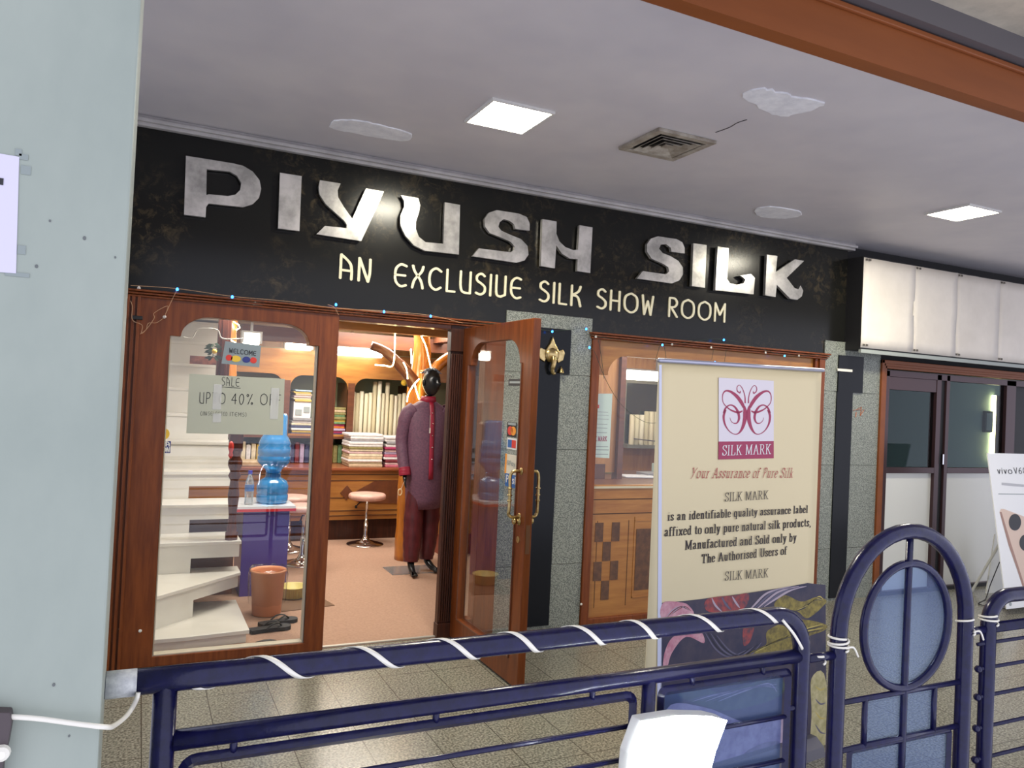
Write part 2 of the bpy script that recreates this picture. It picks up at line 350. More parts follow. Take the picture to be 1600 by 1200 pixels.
DECO = {  # thin round-nib capitals
 'A': (.52, [Cv((.05,0),(.05,.5),(.05,.98),(.10,1.0),(.38,.72),(.46,.4),(.46,0)), S((.05,.36),(.46,.36))]),
 'N': (.52, [S((.05,0),(.05,1),(.40,0)), Cv((.40,0),(.46,.4),(.46,1))]),
 'E': (.58, [Cv((.52,.94),(.30,1),(.10,.82),(.05,.5),(.10,.18),(.30,0),(.52,.06)), S((.05,.5),(.48,.5))]),
 'X': (.56, [Cv((.05,1),(.14,.74),(.40,.36),(.50,0)), Cv((.50,1),(.42,.74),(.14,.36),(.05,0))]),
 'C': (.62, [Cv((.56,.88),(.34,1),(.12,.84),(.05,.5),(.12,.16),(.34,0),(.56,.12))]),
 'L': (.44, [S((.05,1),(.05,0),(.40,0))]),
 'U': (.56, [Cv((.05,1),(.05,.4),(.12,.08),(.28,0)), S((.28,0),(.50,0),(.50,1))]),
 'S': (.50, [Cv((.42,.90),(.26,1),(.08,.88),(.08,.66),(.26,.54),(.44,.38),(.44,.14),(.26,0),(.05,.06))]),
 'I': (.10, [S((.05,0),(.05,1))]),
 'V': (.54, [S((.05,1),(.05,.2)), Cv((.05,.3),(.10,.05),(.28,0)), S((.28,0),(.48,.10),(.48,1))]),
 'K': (.54, [S((.05,0),(.05,1)), Cv((.48,1),(.38,.74),(.08,.52)), Cv((.08,.52),(.36,.44),(.50,0))]),
 'H': (.54, [S((.05,0),(.05,1)), S((.49,0),(.49,1)), S((.05,.5),(.49,.5))]),
 'O': (.78, [Cv((.39,1),(.12,.84),(.05,.5),(.12,.16),(.39,0),(.66,.16),(.73,.5),(.66,.84),(.39,1))]),
 'W': (.66, [S((.05,1),(.16,0),(.33,.72),(.50,0),(.61,1))]),
 'R': (.52, [S((.05,0),(.05,1)), Cv((.05,1),(.34,.98),(.46,.76),(.34,.54),(.05,.5)), S((.14,.5),(.48,0))]),
 'M': (.66, [S((.05,0),(.05,1),(.33,.36),(.61,1),(.61,0))]),
 'P': (.50, [S((.05,0),(.05,1)), Cv((.05,1),(.34,.98),(.46,.74),(.34,.5),(.05,.46))]),
 'T': (.54, [S((.27,0),(.27,1)), S((.02,1),(.52,1))]),
 'D': (.54, [S((.08,0),(.05,1)), Cv((.05,1),(.38,.92),(.50,.5),(.38,.08),(.08,0))]),
 'F': (.46, [S((.05,0),(.05,1),(.44,1)), S((.05,.52),(.36,.52))]),
 '4': (.56, [S((.40,0),(.40,1),(.04,.36),(.54,.36))]),
 '0': (.52, [Cv((.26,1),(.08,.78),(.04,.4),(.18,0),(.36,.06),(.48,.5),(.42,.86),(.26,1))]),
 '%': (.70, [Cv((.14,1),(.05,.88),(.14,.74),(.24,.88),(.14,1)), S((.60,1),(.20,0)), Cv((.60,.2),(.52,.1),(.60,0),(.68,.1),(.60,.2))]),
 '(': (.26, [Cv((.22,1.1),(.06,.7),(.06,.3),(.22,-.1))]), ')': (.26, [Cv((.04,1.1),(.20,.7),(.20,.3),(.04,-.1))]),
 'G': (.62, [Cv((.54,.86),(.34,1),(.10,.82),(.05,.5),(.12,.14),(.34,0),(.56,.14)), S((.56,.14),(.56,.46),(.36,.46))]),
 'v': (.46, [S((.05,.66),(.23,0),(.41,.66))]), 'i': (.14, [S((.07,0),(.07,.66)), S((.06,.9),(.08,.9))]),
 'o': (.66, [Cv((.33,.66),(.10,.56),(.05,.33),(.10,.1),(.33,0),(.56,.1),(.61,.33),(.56,.56),(.33,.66))]),
 '6': (.54, [Cv((.42,1),(.16,.7),(.05,.36),(.14,.04),(.36,.02),(.48,.26),(.36,.52),(.16,.5),(.06,.3))]),
 'a': (.52, [Cv((.44,.6),(.2,.66),(.05,.36),(.18,0),(.44,.16)), S((.44,.66),(.44,0))]),
 'y': (.48, [S((.05,.66),(.24,.04)), S((.43,.66),(.14,-.28))]),
 'u': (.5, [Cv((.05,.66),(.05,.2),(.22,0),(.42,.14)), S((.44,.66),(.44,0))]),
 's': (.42, [Cv((.36,.56),(.2,.67),(.06,.54),(.2,.36),(.36,.2),(.24,0),(.05,.08))]),
 'h': (.5, [S((.05,0),(.05,1)), Cv((.05,.4),(.22,.66),(.44,.5),(.44,0))]),
 'r': (.36, [S((.05,0),(.05,.66)), Cv((.05,.44),(.16,.62),(.32,.66))]),
 'e': (.5, [Cv((.06,.34),(.44,.36),(.36,.62),(.16,.62),(.05,.34),(.18,.02),(.42,.1))]),
 'l': (.12, [S((.06,0),(.06,1))]), 't': (.32, [S((.14,.9),(.14,0),(.28,0)), S((.02,.64),(.28,.64))]),
 '^': (.54, [S((.03,1),(.27,0),(.51,1))]), ' ': (.42, []), '.': (.16, [S((.06,.02),(.09,.02))]),
}
def hull(pts):
    pts = sorted(set((round(x, 7), round(y, 7)) for x, y in pts))
    if len(pts) < 3: return pts
    def half(ps):
        h = []
        for p in ps:
            while len(h) > 1 and (h[-1][0]-h[-2][0])*(p[1]-h[-2][1])-(h[-1][1]-h[-2][1])*(p[0]-h[-2][0]) <= 0: h.pop()
            h.append(p)
        return h[:-1]
    return half(pts) + half(pts[::-1])
def write(bm, text, P0, P1, h, font=SER, nib=(.07, .025), nrot=0, slant=0, gap=.09, thick=0, up=(0, 0, 1), out=(0, -1, 0), lift=.0006, dens=5):
    """letters along P0->P1 (world points on a flat surface), cap height h"""
    P0, P1, up, out = Vector(P0), Vector(P1), Vector(up), Vector(out)
    lay = []; x = 0; layer = 0
    for ch in text:
        w, st = font[ch]; lay.append((x, st)); x += w + gap
    tot = x - gap
    ex = (P1-P0)/tot
    n8 = [(nib[0]*cos(a)*cos(nrot)-nib[1]*sin(a)*sin(nrot), nib[0]*cos(a)*sin(nrot)+nib[1]*sin(a)*cos(nrot)) for a in [2*pi*k/8+pi/8 for k in range(8)]]
    for x0, st in lay:
        for kind, pts in st:
            q = [Vector((p[0]+x0+slant*p[1], p[1], 0)) for p in pts]
            if kind == 'c': q = catmull(q, dens)
            for a, b in zip(q, q[1:]):
                layer = (layer+1) % 9
                hh = hull([(a.x+i, a.y+j) for i, j in n8] + [(b.x+i, b.y+j) for i, j in n8])
                if len(hh) < 3: continue
                fr = [bm.verts.new(P0 + ex*px + up*(py*h) + out*(lift+thick+layer*.00005)) for px, py in hh]
                bm.faces.new(fr)
                if thick:
                    bk = [bm.verts.new(v.co - out*thick) for v in fr]
                    for i in range(len(fr)):
                        j = (i+1) % len(fr); bm.faces.new((fr[i], fr[j], bk[j], bk[i]))
    return bm

# ================================================================== SETTING
FY = 4.593          # plane of the shop front
CZ = 2.925          # corridor ceiling
def struct(name, *a, **k):
    o = bx(name, *a, **k); o['kind'] = 'structure'; return o
struct('floor', -3, 13, 1.2, 4.58, -.12, 0, floor_m)
struct('floor', -.32, 5.45, 4.58, 8.85, -.12, .004, carpet)
struct('floor', 5.45, 14.7, 4.58, 7.6, -.12, .0, mat('next_shop_floor', (150, 148, 140), .4))
struct('ceiling', -3, 13, 1.86, 4.9, CZ, CZ+.1, ceil_m)
struct('ceiling', -3, 13, .9, 1.79, 2.93, 3.05, mat('soffit_render', (196, 186, 166), .5, col2=(150, 142, 128), scale=3, detail=6, bump=.2))
# cross beam above the railing with a brown board and a grey metal strip
bm_ = empty('trim_1', (0, 1.8, 2.68), kind='structure')
b = BM(); box(b, -3, 13, 1.80, 1.86, 2.684, 2.93); link('beam_board', b, woodP, bm_, world=True)
b = BM(); box(b, -3, 13, 1.785, 1.80, 2.822, 2.842); link('beam_moulding', b, woodP, bm_, world=True, bevel=.004)
b = BM(); box(b, -3, 13, 1.755, 1.80, 2.85, 2.93); link('beam_strip', b, mat('strip_grey', (84, 80, 82), .5), bm_, world=True)
# cornice
b = BM()
box(b, -1.2, 5.25, FY-.055, FY+.05, 2.868, CZ); box(b, -1.2, 5.25, FY-.08, FY+.05, 2.885, 2.905)
o = link('trim_2', b, corn, bevel=.004); o['kind'] = 'structure'
# stone piers and wall strips of the shop front
b = BM(); box(b, -1.2, -.085, FY, FY+.07, 0, 2.02); link('wall_front', b, gran)['kind'] = 'structure'
b = BM()
for z0, z1 in ((0, .42), (.423, 1.19), (1.193, 1.695), (1.698, 2.092)):
    box(b, 2.125, 2.775, FY-.03, FY+.20, z0, z1)
link('wall_front', b, gran)['kind'] = 'structure'
b = BM()
for z0, z1 in ((0, .42), (.423, 1.10), (1.103, 1.70), (1.703, 2.11)):
    box(b, 4.975, 5.625, FY-.03, FY+.20, z0, z1)
link('wall_front', b, gran)['kind'] = 'structure'
for xa, xb, xc, xd, nm in ((2.29, 2.605, 2.36, 2.535, ''), (5.125, 5.41, 5.10+.02, 5.30, '')):
    b = BM(); box(b, xa, xb, FY-.042, FY-.03, 1.70, 2.0); box(b, xc, xd, FY-.040, FY-.03, 0.02, 1.70)
    link('trim_3', b, blackt)['kind'] = 'structure'
b = BM(); box(b, -1.2, 5.2, FY-.02, FY+.2, 2.0, 2.87)
# cut-outs of the piers read in front of the fascia, so the board stops at 2.09 over them
b.free(); b = BM()
for x0, x1, z0 in ((-1.2, 2.125, 2.0), (2.125, 2.775, 2.093), (2.775, 4.975, 2.0), (4.975, 5.2, 2.11)):
    box(b, x0, x1, FY-.02, FY+.2, z0, 2.87)
fas = link('sign_fascia', b, fasc_m)
tag(fas, 'long black veined stone fascia board carrying the steel PIYUSH SILK lettering', 'sign')
# inner shop shell
struct('wall_left', -.36, -.30, 4.66, 8.9, 0, 2.25, white)
struct('wall_back', -.36, 5.5, 8.78, 8.9, 0, 2.25, woodYV)
struct('wall_right', 5.40, 5.46, 4.8, 8.9, 0, 2.25, woodYV)
struct('ceiling', -.36, 5.5, 4.7, 8.9, 2.16, 2.22, mat('shop_ceiling', (196, 178, 150), .6))
struct('wall_stair', -.30, .70, 7.90, 7.95, 0, 2.16, white)
struct('wall_stair', -.30, .72, 5.9, 7.95, 2.10, 2.16, white)
# neighbour shop shell
struct('wall_right', 14.6, 14.7, 4.66, 7.6, 0, 2.4, white)
struct('wall_back', 5.46, 14.7, 7.5, 7.6, 0, 2.4, mat('next_shop_wall', (150, 170, 166), .7))
struct('ceiling', 5.46, 14.7, 4.66, 7.6, 2.3, 2.4, white)
struct('wall_front', 5.2, 13, FY+.07, FY+.2, 2.0, CZ, blackm)

# white painted pillar at the left, nearest the camera
pb = BM(); box(pb, -2.2, -.030, 1.40, 1.64, 0, 2.93)
pil = link('wall_pillar', pb, pill_m, bevel=.004); pil['kind'] = 'structure'
sb = BM()
for q, w in (((57, 416), .0022), ((84, 1070), .0022), ((108, 1150), .0016), ((25, 262), .003), ((78, 345), .0016), ((180, 402), .0015), ((132, 372), .0025)):
    c = fp(*q, 1.3995); prism(sb, ellipse2(0, 0, w, w*1.3, 10), [], lambda p, c=c: (c.x+p[0], 1.3992, c.z+p[1]), (0, .0006, 0))
link('paint_chips', sb, mat('chip_dark', (96, 100, 98), .7), pil, world=True)
sb = BM()
for (u0, v0, u1, v1) in ((24, 232, 34, 244), (30, 240, 44, 251), (33, 258, 48, 274), (28, 383, 40, 398), (8, 424, 46, 434)):
    a, c = fp(u0, v0, 1.4), fp(u1, v1, 1.4); box(sb, a.x, c.x, 1.3990, 1.3998, c.z, a.z)
link('tape_marks', sb, stain_m, pil, world=True)

# ================================================================== SIGN LETTERS
A1 = lambda p: (260+.3*p[0], 220+.3*p[1])
A2 = lambda p: (720+.3625*p[0], 280+.3625*p[1])
LET = {
 'P': (A1, [(102,78),(230,98),(350,118),(400,130),(450,160),(485,205),(494,250),(482,298),(450,330),(400,345),(300,335),(220,326),(207,345),(204,398),(92,384)],
      [[(210,148),(330,160),(368,182),(390,220),(384,256),(360,280),(320,288),(220,278),(208,283)]]),
 'I': (A1, [(592,166),(705,184),(693,470),(582,456)], []),
 'Y': (A1, [(800,205),(908,222),(892,258),(895,295),(925,345),(968,405),(1040,248),(1133,264),(1015,522),(900,504),(782,486),(826,443),(938,455),(940,438),(925,415),(880,375),(830,330),(798,280),(793,240)], []),
 'U': (A1, [(1222,284),(1312,298),(1322,335),(1316,372),(1300,420),(1300,460),(1315,500),(1350,528),(1442,536),(1446,430),(1450,320),(1530,334),(1523,592),(1345,572),(1290,545),(1245,495),(1220,440),(1220,390),(1240,340),(1238,310)], []),
 'S': (A2, [(297,222),(235,214),(230,195),(212,180),(185,172),(168,185),(162,205),(175,222),(215,240),(260,258),(288,288),(292,325),(275,350),(240,360),(140,345),(50,332),(78,298),(215,315),(230,305),(232,290),(215,270),(170,250),(125,232),(105,205),(102,172),(120,145),(155,133),(250,148),(285,163),(297,190)], []),
 'H': (A2, [(352,172),(413,182),(412,235),(425,268),(450,292),(485,306),(505,304),(512,198),(568,208),(558,404),(502,396),(504,345),(470,342),(435,320),(412,285),(405,384),(345,374)], []),
 'S2': (A2, [(965,320),(908,312),(905,295),(885,280),(862,282),(855,300),(870,318),(905,332),(938,352),(957,380),(958,410),(942,436),(910,449),(760,428),(785,396),(885,410),(898,397),(895,380),(875,366),(822,342),(803,312),(803,280),(820,256),(850,246),(930,258),(955,272),(965,295)], []),
 'I2': (A2, [(1003,276),(1060,284),(1052,468),(996,460)], []),
 'L': (A2, [(1108,290),(1155,297),(1148,430),(1160,448),(1190,455),(1220,448),(1227,432),(1205,415),(1250,408),(1268,425),(1262,496),(1097,478)], []),
 'K': (A2, [(1320,325),(1365,331),(1358,400),(1440,345),(1480,352),(1405,425),(1438,468),(1455,475),(1465,458),(1476,480),(1470,505),(1450,520),(1420,515),(1362,455),(1357,508),(1312,500)], []),
}
names = {'S2': 'S', 'I2': 'I'}
for k, (A, out_, holes) in LET.items():
    ly = FY-.062
    f2 = lambda p, A=A: tuple(fp(*A(p), ly))
    b = BM(); prism(b, out_, holes, f2, (0, .026, 0))
    o = link('sign_letter', b, steel, fas, world=True)
    o['label'] = 'polished steel capital letter ' + names.get(k, k)
for word, a, c in (('AN', (529, 434), (579, 441)), ('EXCLUSIVE', (614, 446), (814, 467)), ('SILK', (841, 470), (907, 479)),
                   ('SHOW', (931, 481), (1020, 493)), ('ROOM', (1043, 494), (1132, 503))):
    p0, p1 = fp(*a, FY-.02), fp(*c, FY-.02)
    tot = sum(DECO[c][0]+.17 for c in word)-.17; x = 0
    for c in word:
        b = BM(); write(b, c, p0+(p1-p0)*(x/tot), p0+(p1-p0)*((x+DECO[c][0])/tot), .133, DECO, nib=(.055, .055), thick=.008, dens=6); x += DECO[c][0]+.17
        o = link('small_sign_letter', b, pale, fas, world=True); o['label'] = 'thin pale letter %s of the word %s' % (c, word)

# ================================================================== CEILING FITTINGS
def ceiling_lamp(x0, x1, y0, y1, label):
    t = empty('ceiling_light', ((x0+x1)/2, (y0+y1)/2, CZ), label, 'light', 'square ceiling lights')
    b = BM()
    z0, z1 = CZ-.014, CZ
    for q in ((x0-.012, x1+.012, y0-.012, y0), (x0-.012, x1+.012, y1, y1+.012), (x0-.012, x0, y0, y1), (x1, x1+.012, y0, y1)): box(b, *q, z0, z1)
    link('frame', b, white, t, world=True)
    bx('diffuser', x0, x1, y0, y1, CZ-.010, CZ, lampm, t)
ceiling_lamp(1.43, 1.74, 3.33, 3.66, 'bright square ceiling panel light above the letter Y of the sign')
ceiling_lamp(4.80, 5.11, 3.27, 3.57, 'bright square ceiling panel light at the right above the white papered sign')
# air vent
t = empty('ceiling_vent', (2.48, 3.4, CZ), 'dusty square four-way ceiling air vent with nested louvres', 'vent')
vm = mat('vent_dusty_metal', (172, 164, 150), .5, col2=(130, 120, 106), scale=14)
b = BM(); cx, cy = 2.48, 3.40
def sq(b, r, w, z0, z1):
    box(b, cx-r, cx+r, cy-r, cy-r+w, z0, z1); box(b, cx-r, cx+r, cy+r-w, cy+r, z0, z1)
    box(b, cx-r, cx-r+w, cy-r+w, cy+r-w, z0, z1); box(b, cx+r-w, cx+r, cy-r+w, cy+r-w, z0, z1)
sq(b, .185, .04, CZ-.018, CZ); link('frame', b, vm, t, world=True, bevel=.003)
for r in (.13, .095, .06):
    b = BM(); h = .03
    for s in range(4):
        a = s*pi/2
        def P(x, y, z): return (cx+x*cos(a)-y*sin(a), cy+x*sin(a)+y*cos(a), z)
        v = [b.verts.new(P(*q)) for q in ((-r, -r, CZ-.020), (r, -r, CZ-.020), (r-.022, -r+.022, CZ-.004), (-r+.022, -r+.022, CZ-.004))]
        b.faces.new(v)
    o = link('louvre', b, vm, t, world=True); md = o.modifiers.new('s', 'SOLIDIFY'); md.thickness = .002
bx('back_plate', cx-.145, cx+.145, cy-.145, cy+.145, CZ-.002, CZ, blackm, t)
b = BM(); box(b, cx-.022, cx+.022, cy-.022, cy+.022, CZ-.018, CZ-.012); link('centre_plate', b, vm, t, world=True)
# rough plaster patches, a crack
def plaster(u_pts, label, amp=.012):
    P = [hp(u, v, CZ) for u, v in u_pts]
    c = sum(P, Vector())/len(P)
    pts = catmull([p for p in P], 5, True)
    pts = [(p.x+random.uniform(-amp, amp), p.y+random.uniform(-amp, amp)) for p in pts]
    b = BM(); prism(b, pts, [], lambda p: (p[0], p[1], CZ-.007), (0, 0, .009))
    tag(link('plaster_patch', b, patch_m, bevel=.003), label, 'patch', 'plaster repairs on the ceiling')
plaster([(1160, 147), (1195, 138), (1225, 145), (1250, 152), (1288, 160), (1262, 172), (1225, 180), (1195, 170)], 'largest ragged white plaster patch on the ceiling right of the vent')
plaster([(522, 188), (560, 187), (600, 196), (642, 208), (632, 219), (590, 214), (545, 205), (518, 199)], 'long white plaster strip on the ceiling left of the square light', .006)
plaster([(1180, 326), (1210, 322), (1252, 331), (1240, 339), (1210, 340), (1185, 336)], 'small white plaster patch on the ceiling near the cornice', .006)
b = BM(); tube(b, catmull([tuple(hp(1118, 207, CZ-.0015)), tuple(hp(1140, 199, CZ-.0015)), tuple(hp(1152, 192, CZ-.0015)), tuple(hp(1167, 187, CZ-.0015))], 4), .0022, 6)
link('ceiling_crack', b, mat('crack', (70, 66, 66), .9))['kind'] = 'structure'

# ================================================================== LEFT WINDOW + DOOR FRAME
def arch_hole(x0, x1, z0, zs, zt, ledge, n=10):
    """opening with two small ledges and quarter-round shoulders"""
    rx = min(.15, (x1-x0)*.22); rz = zt-zs
    pts = [(x0, z0), (x1, z0), (x1, zs), (x1-ledge, zs)]
    pts += [(x1-ledge-rx+rx*cos(a), zs+rz*sin(a)) for a in [pi/2*k/n for k in range(1, n+1)]]
    pts += [(x0+ledge+rx-rx*sin(a), zs+rz*cos(a)) for a in [pi/2*k/n for k in range(0, n)]]
    pts += [(x0+ledge, zs), (x0, zs)]
    return pts
w1 = empty('window_1', (.5, FY, 0), kind='structure')
b = BM()
hole = arch_hole(.130, .925, .052, 1.77, 1.885, .055)
prism(b, [(-.085, 0), (1.035, 0), (1.035, 1.965), (-.085, 1.965)], [hole], lambda p: (p[0], FY-.045, p[1]), (0, .10, 0))
link('window_frame', b, woodR, w1, world=True, bevel=.003)
b = BM()
for x in (-.088, -.062, -.036): box(b, x, x+.016, FY-.062, FY-.045, 0, 1.965)
for k, z in enumerate((1.962, 1.976, 1.990)): box(b, -.10, 1.80, FY-.060-.010*k, FY+.02, z, z+.0115)
link('window_moulding', b, woodR, w1, world=True, bevel=.003)
b = BM()
for x in (.132, .917): box(b, x, x+.006, FY-.03, FY+.03, .056, 1.77)
box(b, .13, .925, FY-.03, FY+.03, .052, .058); link('window_bead', b, mat('pale_putty', (186, 176, 156), .6), w1, world=True)
b = BM(); prism(b, hole, [], lambda p: (p[0], FY-.004, p[1]), (0, .006, 0)); link('window_pane', b, clearg, w1, world=True)
b = BM()
for q in ((217, 450), (483, 478), (257, 495), (188, 984), (219, 987)):
    c = fp(*q, FY-.062 if q[1] > 470 else FY-.085); lathe(b, [(.009, 0), (.008, .004), (.003, .006)], 10)
    bmesh.ops.rotate(b, verts=b.verts[-30:], cent=(0, 0, 0), matrix=Matrix.Rotation(pi/2, 3, 'X')); bmesh.ops.translate(b, verts=b.verts[-30:], vec=(c.x, c.y+.015, c.z))
link('screw_caps', b, ivory, w1, world=True)
# threshold header and fluted pilaster
dj = empty('trim_4', (1.8, FY, 0), kind='structure')
bx('head_board', 1.035, 1.86, FY-.03, FY+.07, 1.935, 1.966, woodRH, dj, bevel=.003)
b = BM(); box(b, 1.75, 1.842, FY-.02, FY+.03, 0, 1.965)
for k in range(6): box(b, 1.754+k*.0145, 1.762+k*.0145, FY-.032, FY-.02, .10, 1.78)
box(b, 1.744, 1.846, FY-.036, FY+.03, 1.80, 1.965); box(b, 1.744, 1.846, FY-.036, FY+.03, 0, .09)
link('pilaster', b, woodD, dj, world=True, bevel=.002)
bx('sidelight_post', 1.985, 2.125, FY-.04, FY+.06, 0, 1.966, woodR, dj, bevel=.004)
b = BM(); box(b, 1.842, 1.985, FY-.02, FY+.06, 0, .10); box(b, 1.842, 1.985, FY-.02, FY+.06, 1.80, 1.966); link('sidelight_rails', b, woodR, dj, world=True)
bx('sidelight_pane', 1.842, 1.985, FY+.01, FY+.016, .10, 1.80, clearg, dj)
b = BM()
for k, z in enumerate((1.962, 1.976, 1.990)): box(b, 1.80, 2.125, FY-.060-.010*k, FY+.02, z, z+.0115)
link('head_moulding', b, woodR, dj, world=True, bevel=.003)
struct('trim_5', 1.035, 1.75, FY-.012, FY+.012, 0, .010, mat('threshold_metal', (190, 186, 176), .35, .6))
# loose metal strip on the tiles
b = BM(); p, q = hp(618, 1035), hp(722, 1026); box(b, 0, (q-p).length, -.03, .03, .001, .006)
o = link('threshold_strip', b, mat('cream_strip', (205, 200, 180), .4)); o.location = (p.x, p.y-.01, 0); o.rotation_euler = (0, 0, math.atan2(q.y-p.y, q.x-p.x))
tag(o, 'flat cream metal strip lying on the tiles at the doorway', 'strip')

# ------------------------------------------------------------------ open glazed door (swung out 90 degrees)
DW, DH = .945, 1.935
door = empty('door_1', (1.850, 4.555, .012), kind='structure', rz=-pi/2+.012)
b = BM(); dh = arch_hole(.105, DW-.115, .135, 1.70, 1.835, .03)
prism(b, [(0, 0), (DW, 0), (DW, DH), (0, DH)], [dh], lambda p: (p[0], -.022, p[1]), (0, .044, 0))
link('door_frame', b, woodR, door, bevel=.003)
b = BM()
for s in (-1, 1):
    y0, y1 = sorted((s*.022, s*.028))
    box(b, .098, .106, y0, y1, .13, 1.70); box(b, DW-.118, DW-.11, y0, y1, .13, 1.70); box(b, .098, DW-.11, y0, y1, .128, .136)
link('door_bead', b, woodB, door)
b = BM(); prism(b, dh, [], lambda p: (p[0], -.003, p[1]), (0, .006, 0)); link('door_pane', b, clearg, door)
for s in (-1, 1):
    b = BM(); x = DW-.065
    y = s*.022
    tube(b, catmull([(x, y, 1.125), (x, y+s*.045, 1.125), (x-.004, y+s*.062, 1.10), (x, y+s*.062, 1.03), (x, y+s*.062, .93), (x-.004, y+s*.062, .90), (x, y+s*.045, .885), (x, y, .885)], 6),
         .0085, 12)
    for z in (1.125, .885): lathe(b, [(.02, 0), (.02, .003), (.012, .006)], 14, (0, 0, 0)); bmesh.ops.rotate(b, verts=b.verts[-42:], cent=(0, 0, 0), matrix=Matrix.Rotation(-s*pi/2, 3, 'X')); bmesh.ops.translate(b, verts=b.verts[-42:], vec=(x, y, z))
    for z in (1.035, 1.0, .97): tube(b, [(x, y+s*.062, z-.004), (x, y+s*.062, z+.004)], .0125, 12)
    link('door_handle', b, brass, door, smooth=True)
    b = BM()
    lathe(b, [(.022, 0), (.022, .004), (.012, .008), (.012, .02), (.018, .026), (.016, .036), (.004, .04)], 16)
    bmesh.ops.rotate(b, verts=b.verts[:], cent=(0, 0, 0), matrix=Matrix.Rotation(-s*pi/2, 3, 'X')); bmesh.ops.translate(b, verts=b.verts[:], vec=(x, y, .862))
    link('door_knob', b, brass, door, smooth=True)
    b = BM(); lathe(b, [(.017, 0), (.017, .004), (.006, .006)], 14)
    bmesh.ops.rotate(b, verts=b.verts[:], cent=(0, 0, 0), matrix=Matrix.Rotation(-s*pi/2, 3, 'X')); bmesh.ops.translate(b, verts=b.verts[:], vec=(x, y, .765))
    link('key_rosette', b, brass, door)
b = BM(); box(b, DW-.001, DW+.002, -.012, .012, .70, .85); link('lock_plate', b, mat('lock_plate', (110, 80, 60), .4, .6), door)
for z in (.25, 1.0, 1.7):
    b = BM(); tube(b, [(-.004, .022, z-.04), (-.004, .022, z+.04)], .007, 8); link('hinge', b, brass, door)

bpy.context.view_layer.update()
# stickers on the door pane (the side facing the camera is local -y)
def dpt(u, v):   # sight line met with the door pane plane
    bpy.context.view_layer.update()
    n = door.matrix_world.to_3x3() @ Vector((0, 1, 0)); p0 = door.matrix_world @ Vector((0, -.004, 0))
    d = sight(u, v); return CAM + d*((p0-CAM).dot(n)/d.dot(n))
def on_door(u, v): return door.matrix_world.inverted() @ dpt(u, v)
def sticker(name, quad, m, label, cat, words=(), shapes=(), group=None):
    P = [on_door(*q) for q in quad]
    c = dpt(*quad[0]); t = empty(name, c, label, cat, group, rz=door.rotation_euler.z)
    bpy.context.view_layer.update()
    b = BM()
    x0, x1 = sorted((P[0].x, P[1].x)); z1 = max(P[0].z, P[1].z); z0 = min(P[2].z, P[3].z)
    Mw = door.matrix_world
    def W3(x, z, y): return Mw @ Vector((x, y, z))
    box(b, x0, x1, -.0050, -.0042, z0, z1); b.transform(Mw)
    link('sheet', b, m, t, world=True)
    dirx = (Mw.to_3x3() @ Vector((1, 0, 0))).normalized(); outn = (Mw.to_3x3() @ Vector((0, -1, 0))).normalized()
    for (sh, fx0, fx1, fz0, fz1, mm) in shapes:
        b = BM()
        X0, X1, Z0, Z1 = x0+(x1-x0)*fx0, x0+(x1-x0)*fx1, z0+(z1-z0)*fz0, z0+(z1-z0)*fz1
        if sh == 'o': prism(b, ellipse2((X0+X1)/2, (Z0+Z1)/2, abs(X1-X0)/2, (Z1-Z0)/2, 20), [], lambda p: W3(p[0], p[1], -.0058), outn*-.0006)
        else: box(b, X0, X1, -.0058, -.0051, Z0, Z1); b.transform(Mw)
        link('printed_shape', b, mm, t, world=True)
    for (txt, fx0, fx1, fz, fh, mm) in words:
        b = BM()
        write(b, txt, W3(x0+(x1-x0)*fx0, z0+(z1-z0)*fz, -.0062), W3(x0+(x1-x0)*fx1, z0+(z1-z0)*fz, -.0062), (z1-z0)*fh, DECO, nib=(.08, .08), gap=.16, out=outn, dens=4)
        link('printed_word', b, mm, t, world=True)
    return t
red_p = mat('print_red', (214, 58, 44), .5); org_p = mat('print_orange', (236, 150, 44), .5); blu_p = mat('print_blue', (38, 96, 160), .5)
wht_p = mat('print_white', (226, 226, 222), .5); blk_p = mat('print_black', (28, 28, 32), .5); gry_p = mat('print_grey', (150, 158, 156), .5)
crd_p = mat('print_cream', (216, 208, 186), .5); nvy_p = mat('print_navy', (44, 54, 130), .5); yel_p = mat('print_yellow', (230, 190, 60), .5)
sticker('card_sticker', ((793, 659), (808, 661), (808, 684), (793, 682)), blk_p, 'upper card payment sticker with red and orange discs on the open door glass', 'sticker',
        shapes=(('o', .08, .62, .12, .72, red_p), ('o', .38, .94, .12, .72, org_p), ('b', .1, .9, .80, .96, gry_p)), group='payment stickers on the door')
sticker('card_sticker', ((793, 684), (808, 686), (808, 703), (793, 701)), wht_p, 'lower card payment sticker half blue and half red on the door glass', 'sticker',
        shapes=(('b', .08, .5, .15, .85, blu_p), ('b', .5, .92, .15, .85, red_p)), group='payment stickers on the door')
sticker('payment_sticker', ((790, 711), (808, 712), (808, 740), (790, 739)), crd_p, 'round cream payment sticker reading GPay above the blue push sign', 'sticker',
        words=(('GPay', .2, .9, .45, .22, gry_p),), shapes=(('b', 0, .14, 0, 1, org_p),))
sticker('push_sign', ((790, 740), (811, 742), (811, 760), (790, 759)), blu_p, 'small blue Push sign beside the brass handle on the door glass', 'sign',
        words=(('Push', .10, .92, .30, .48, wht_p),))
sticker('hours_sticker', ((795, 592), (815, 594), (815, 603), (795, 602)), blk_p, 'small black sticker high on the open door glass', 'sticker',
        shapes=(('b', .1, .92, .35, .65, gry_p),))

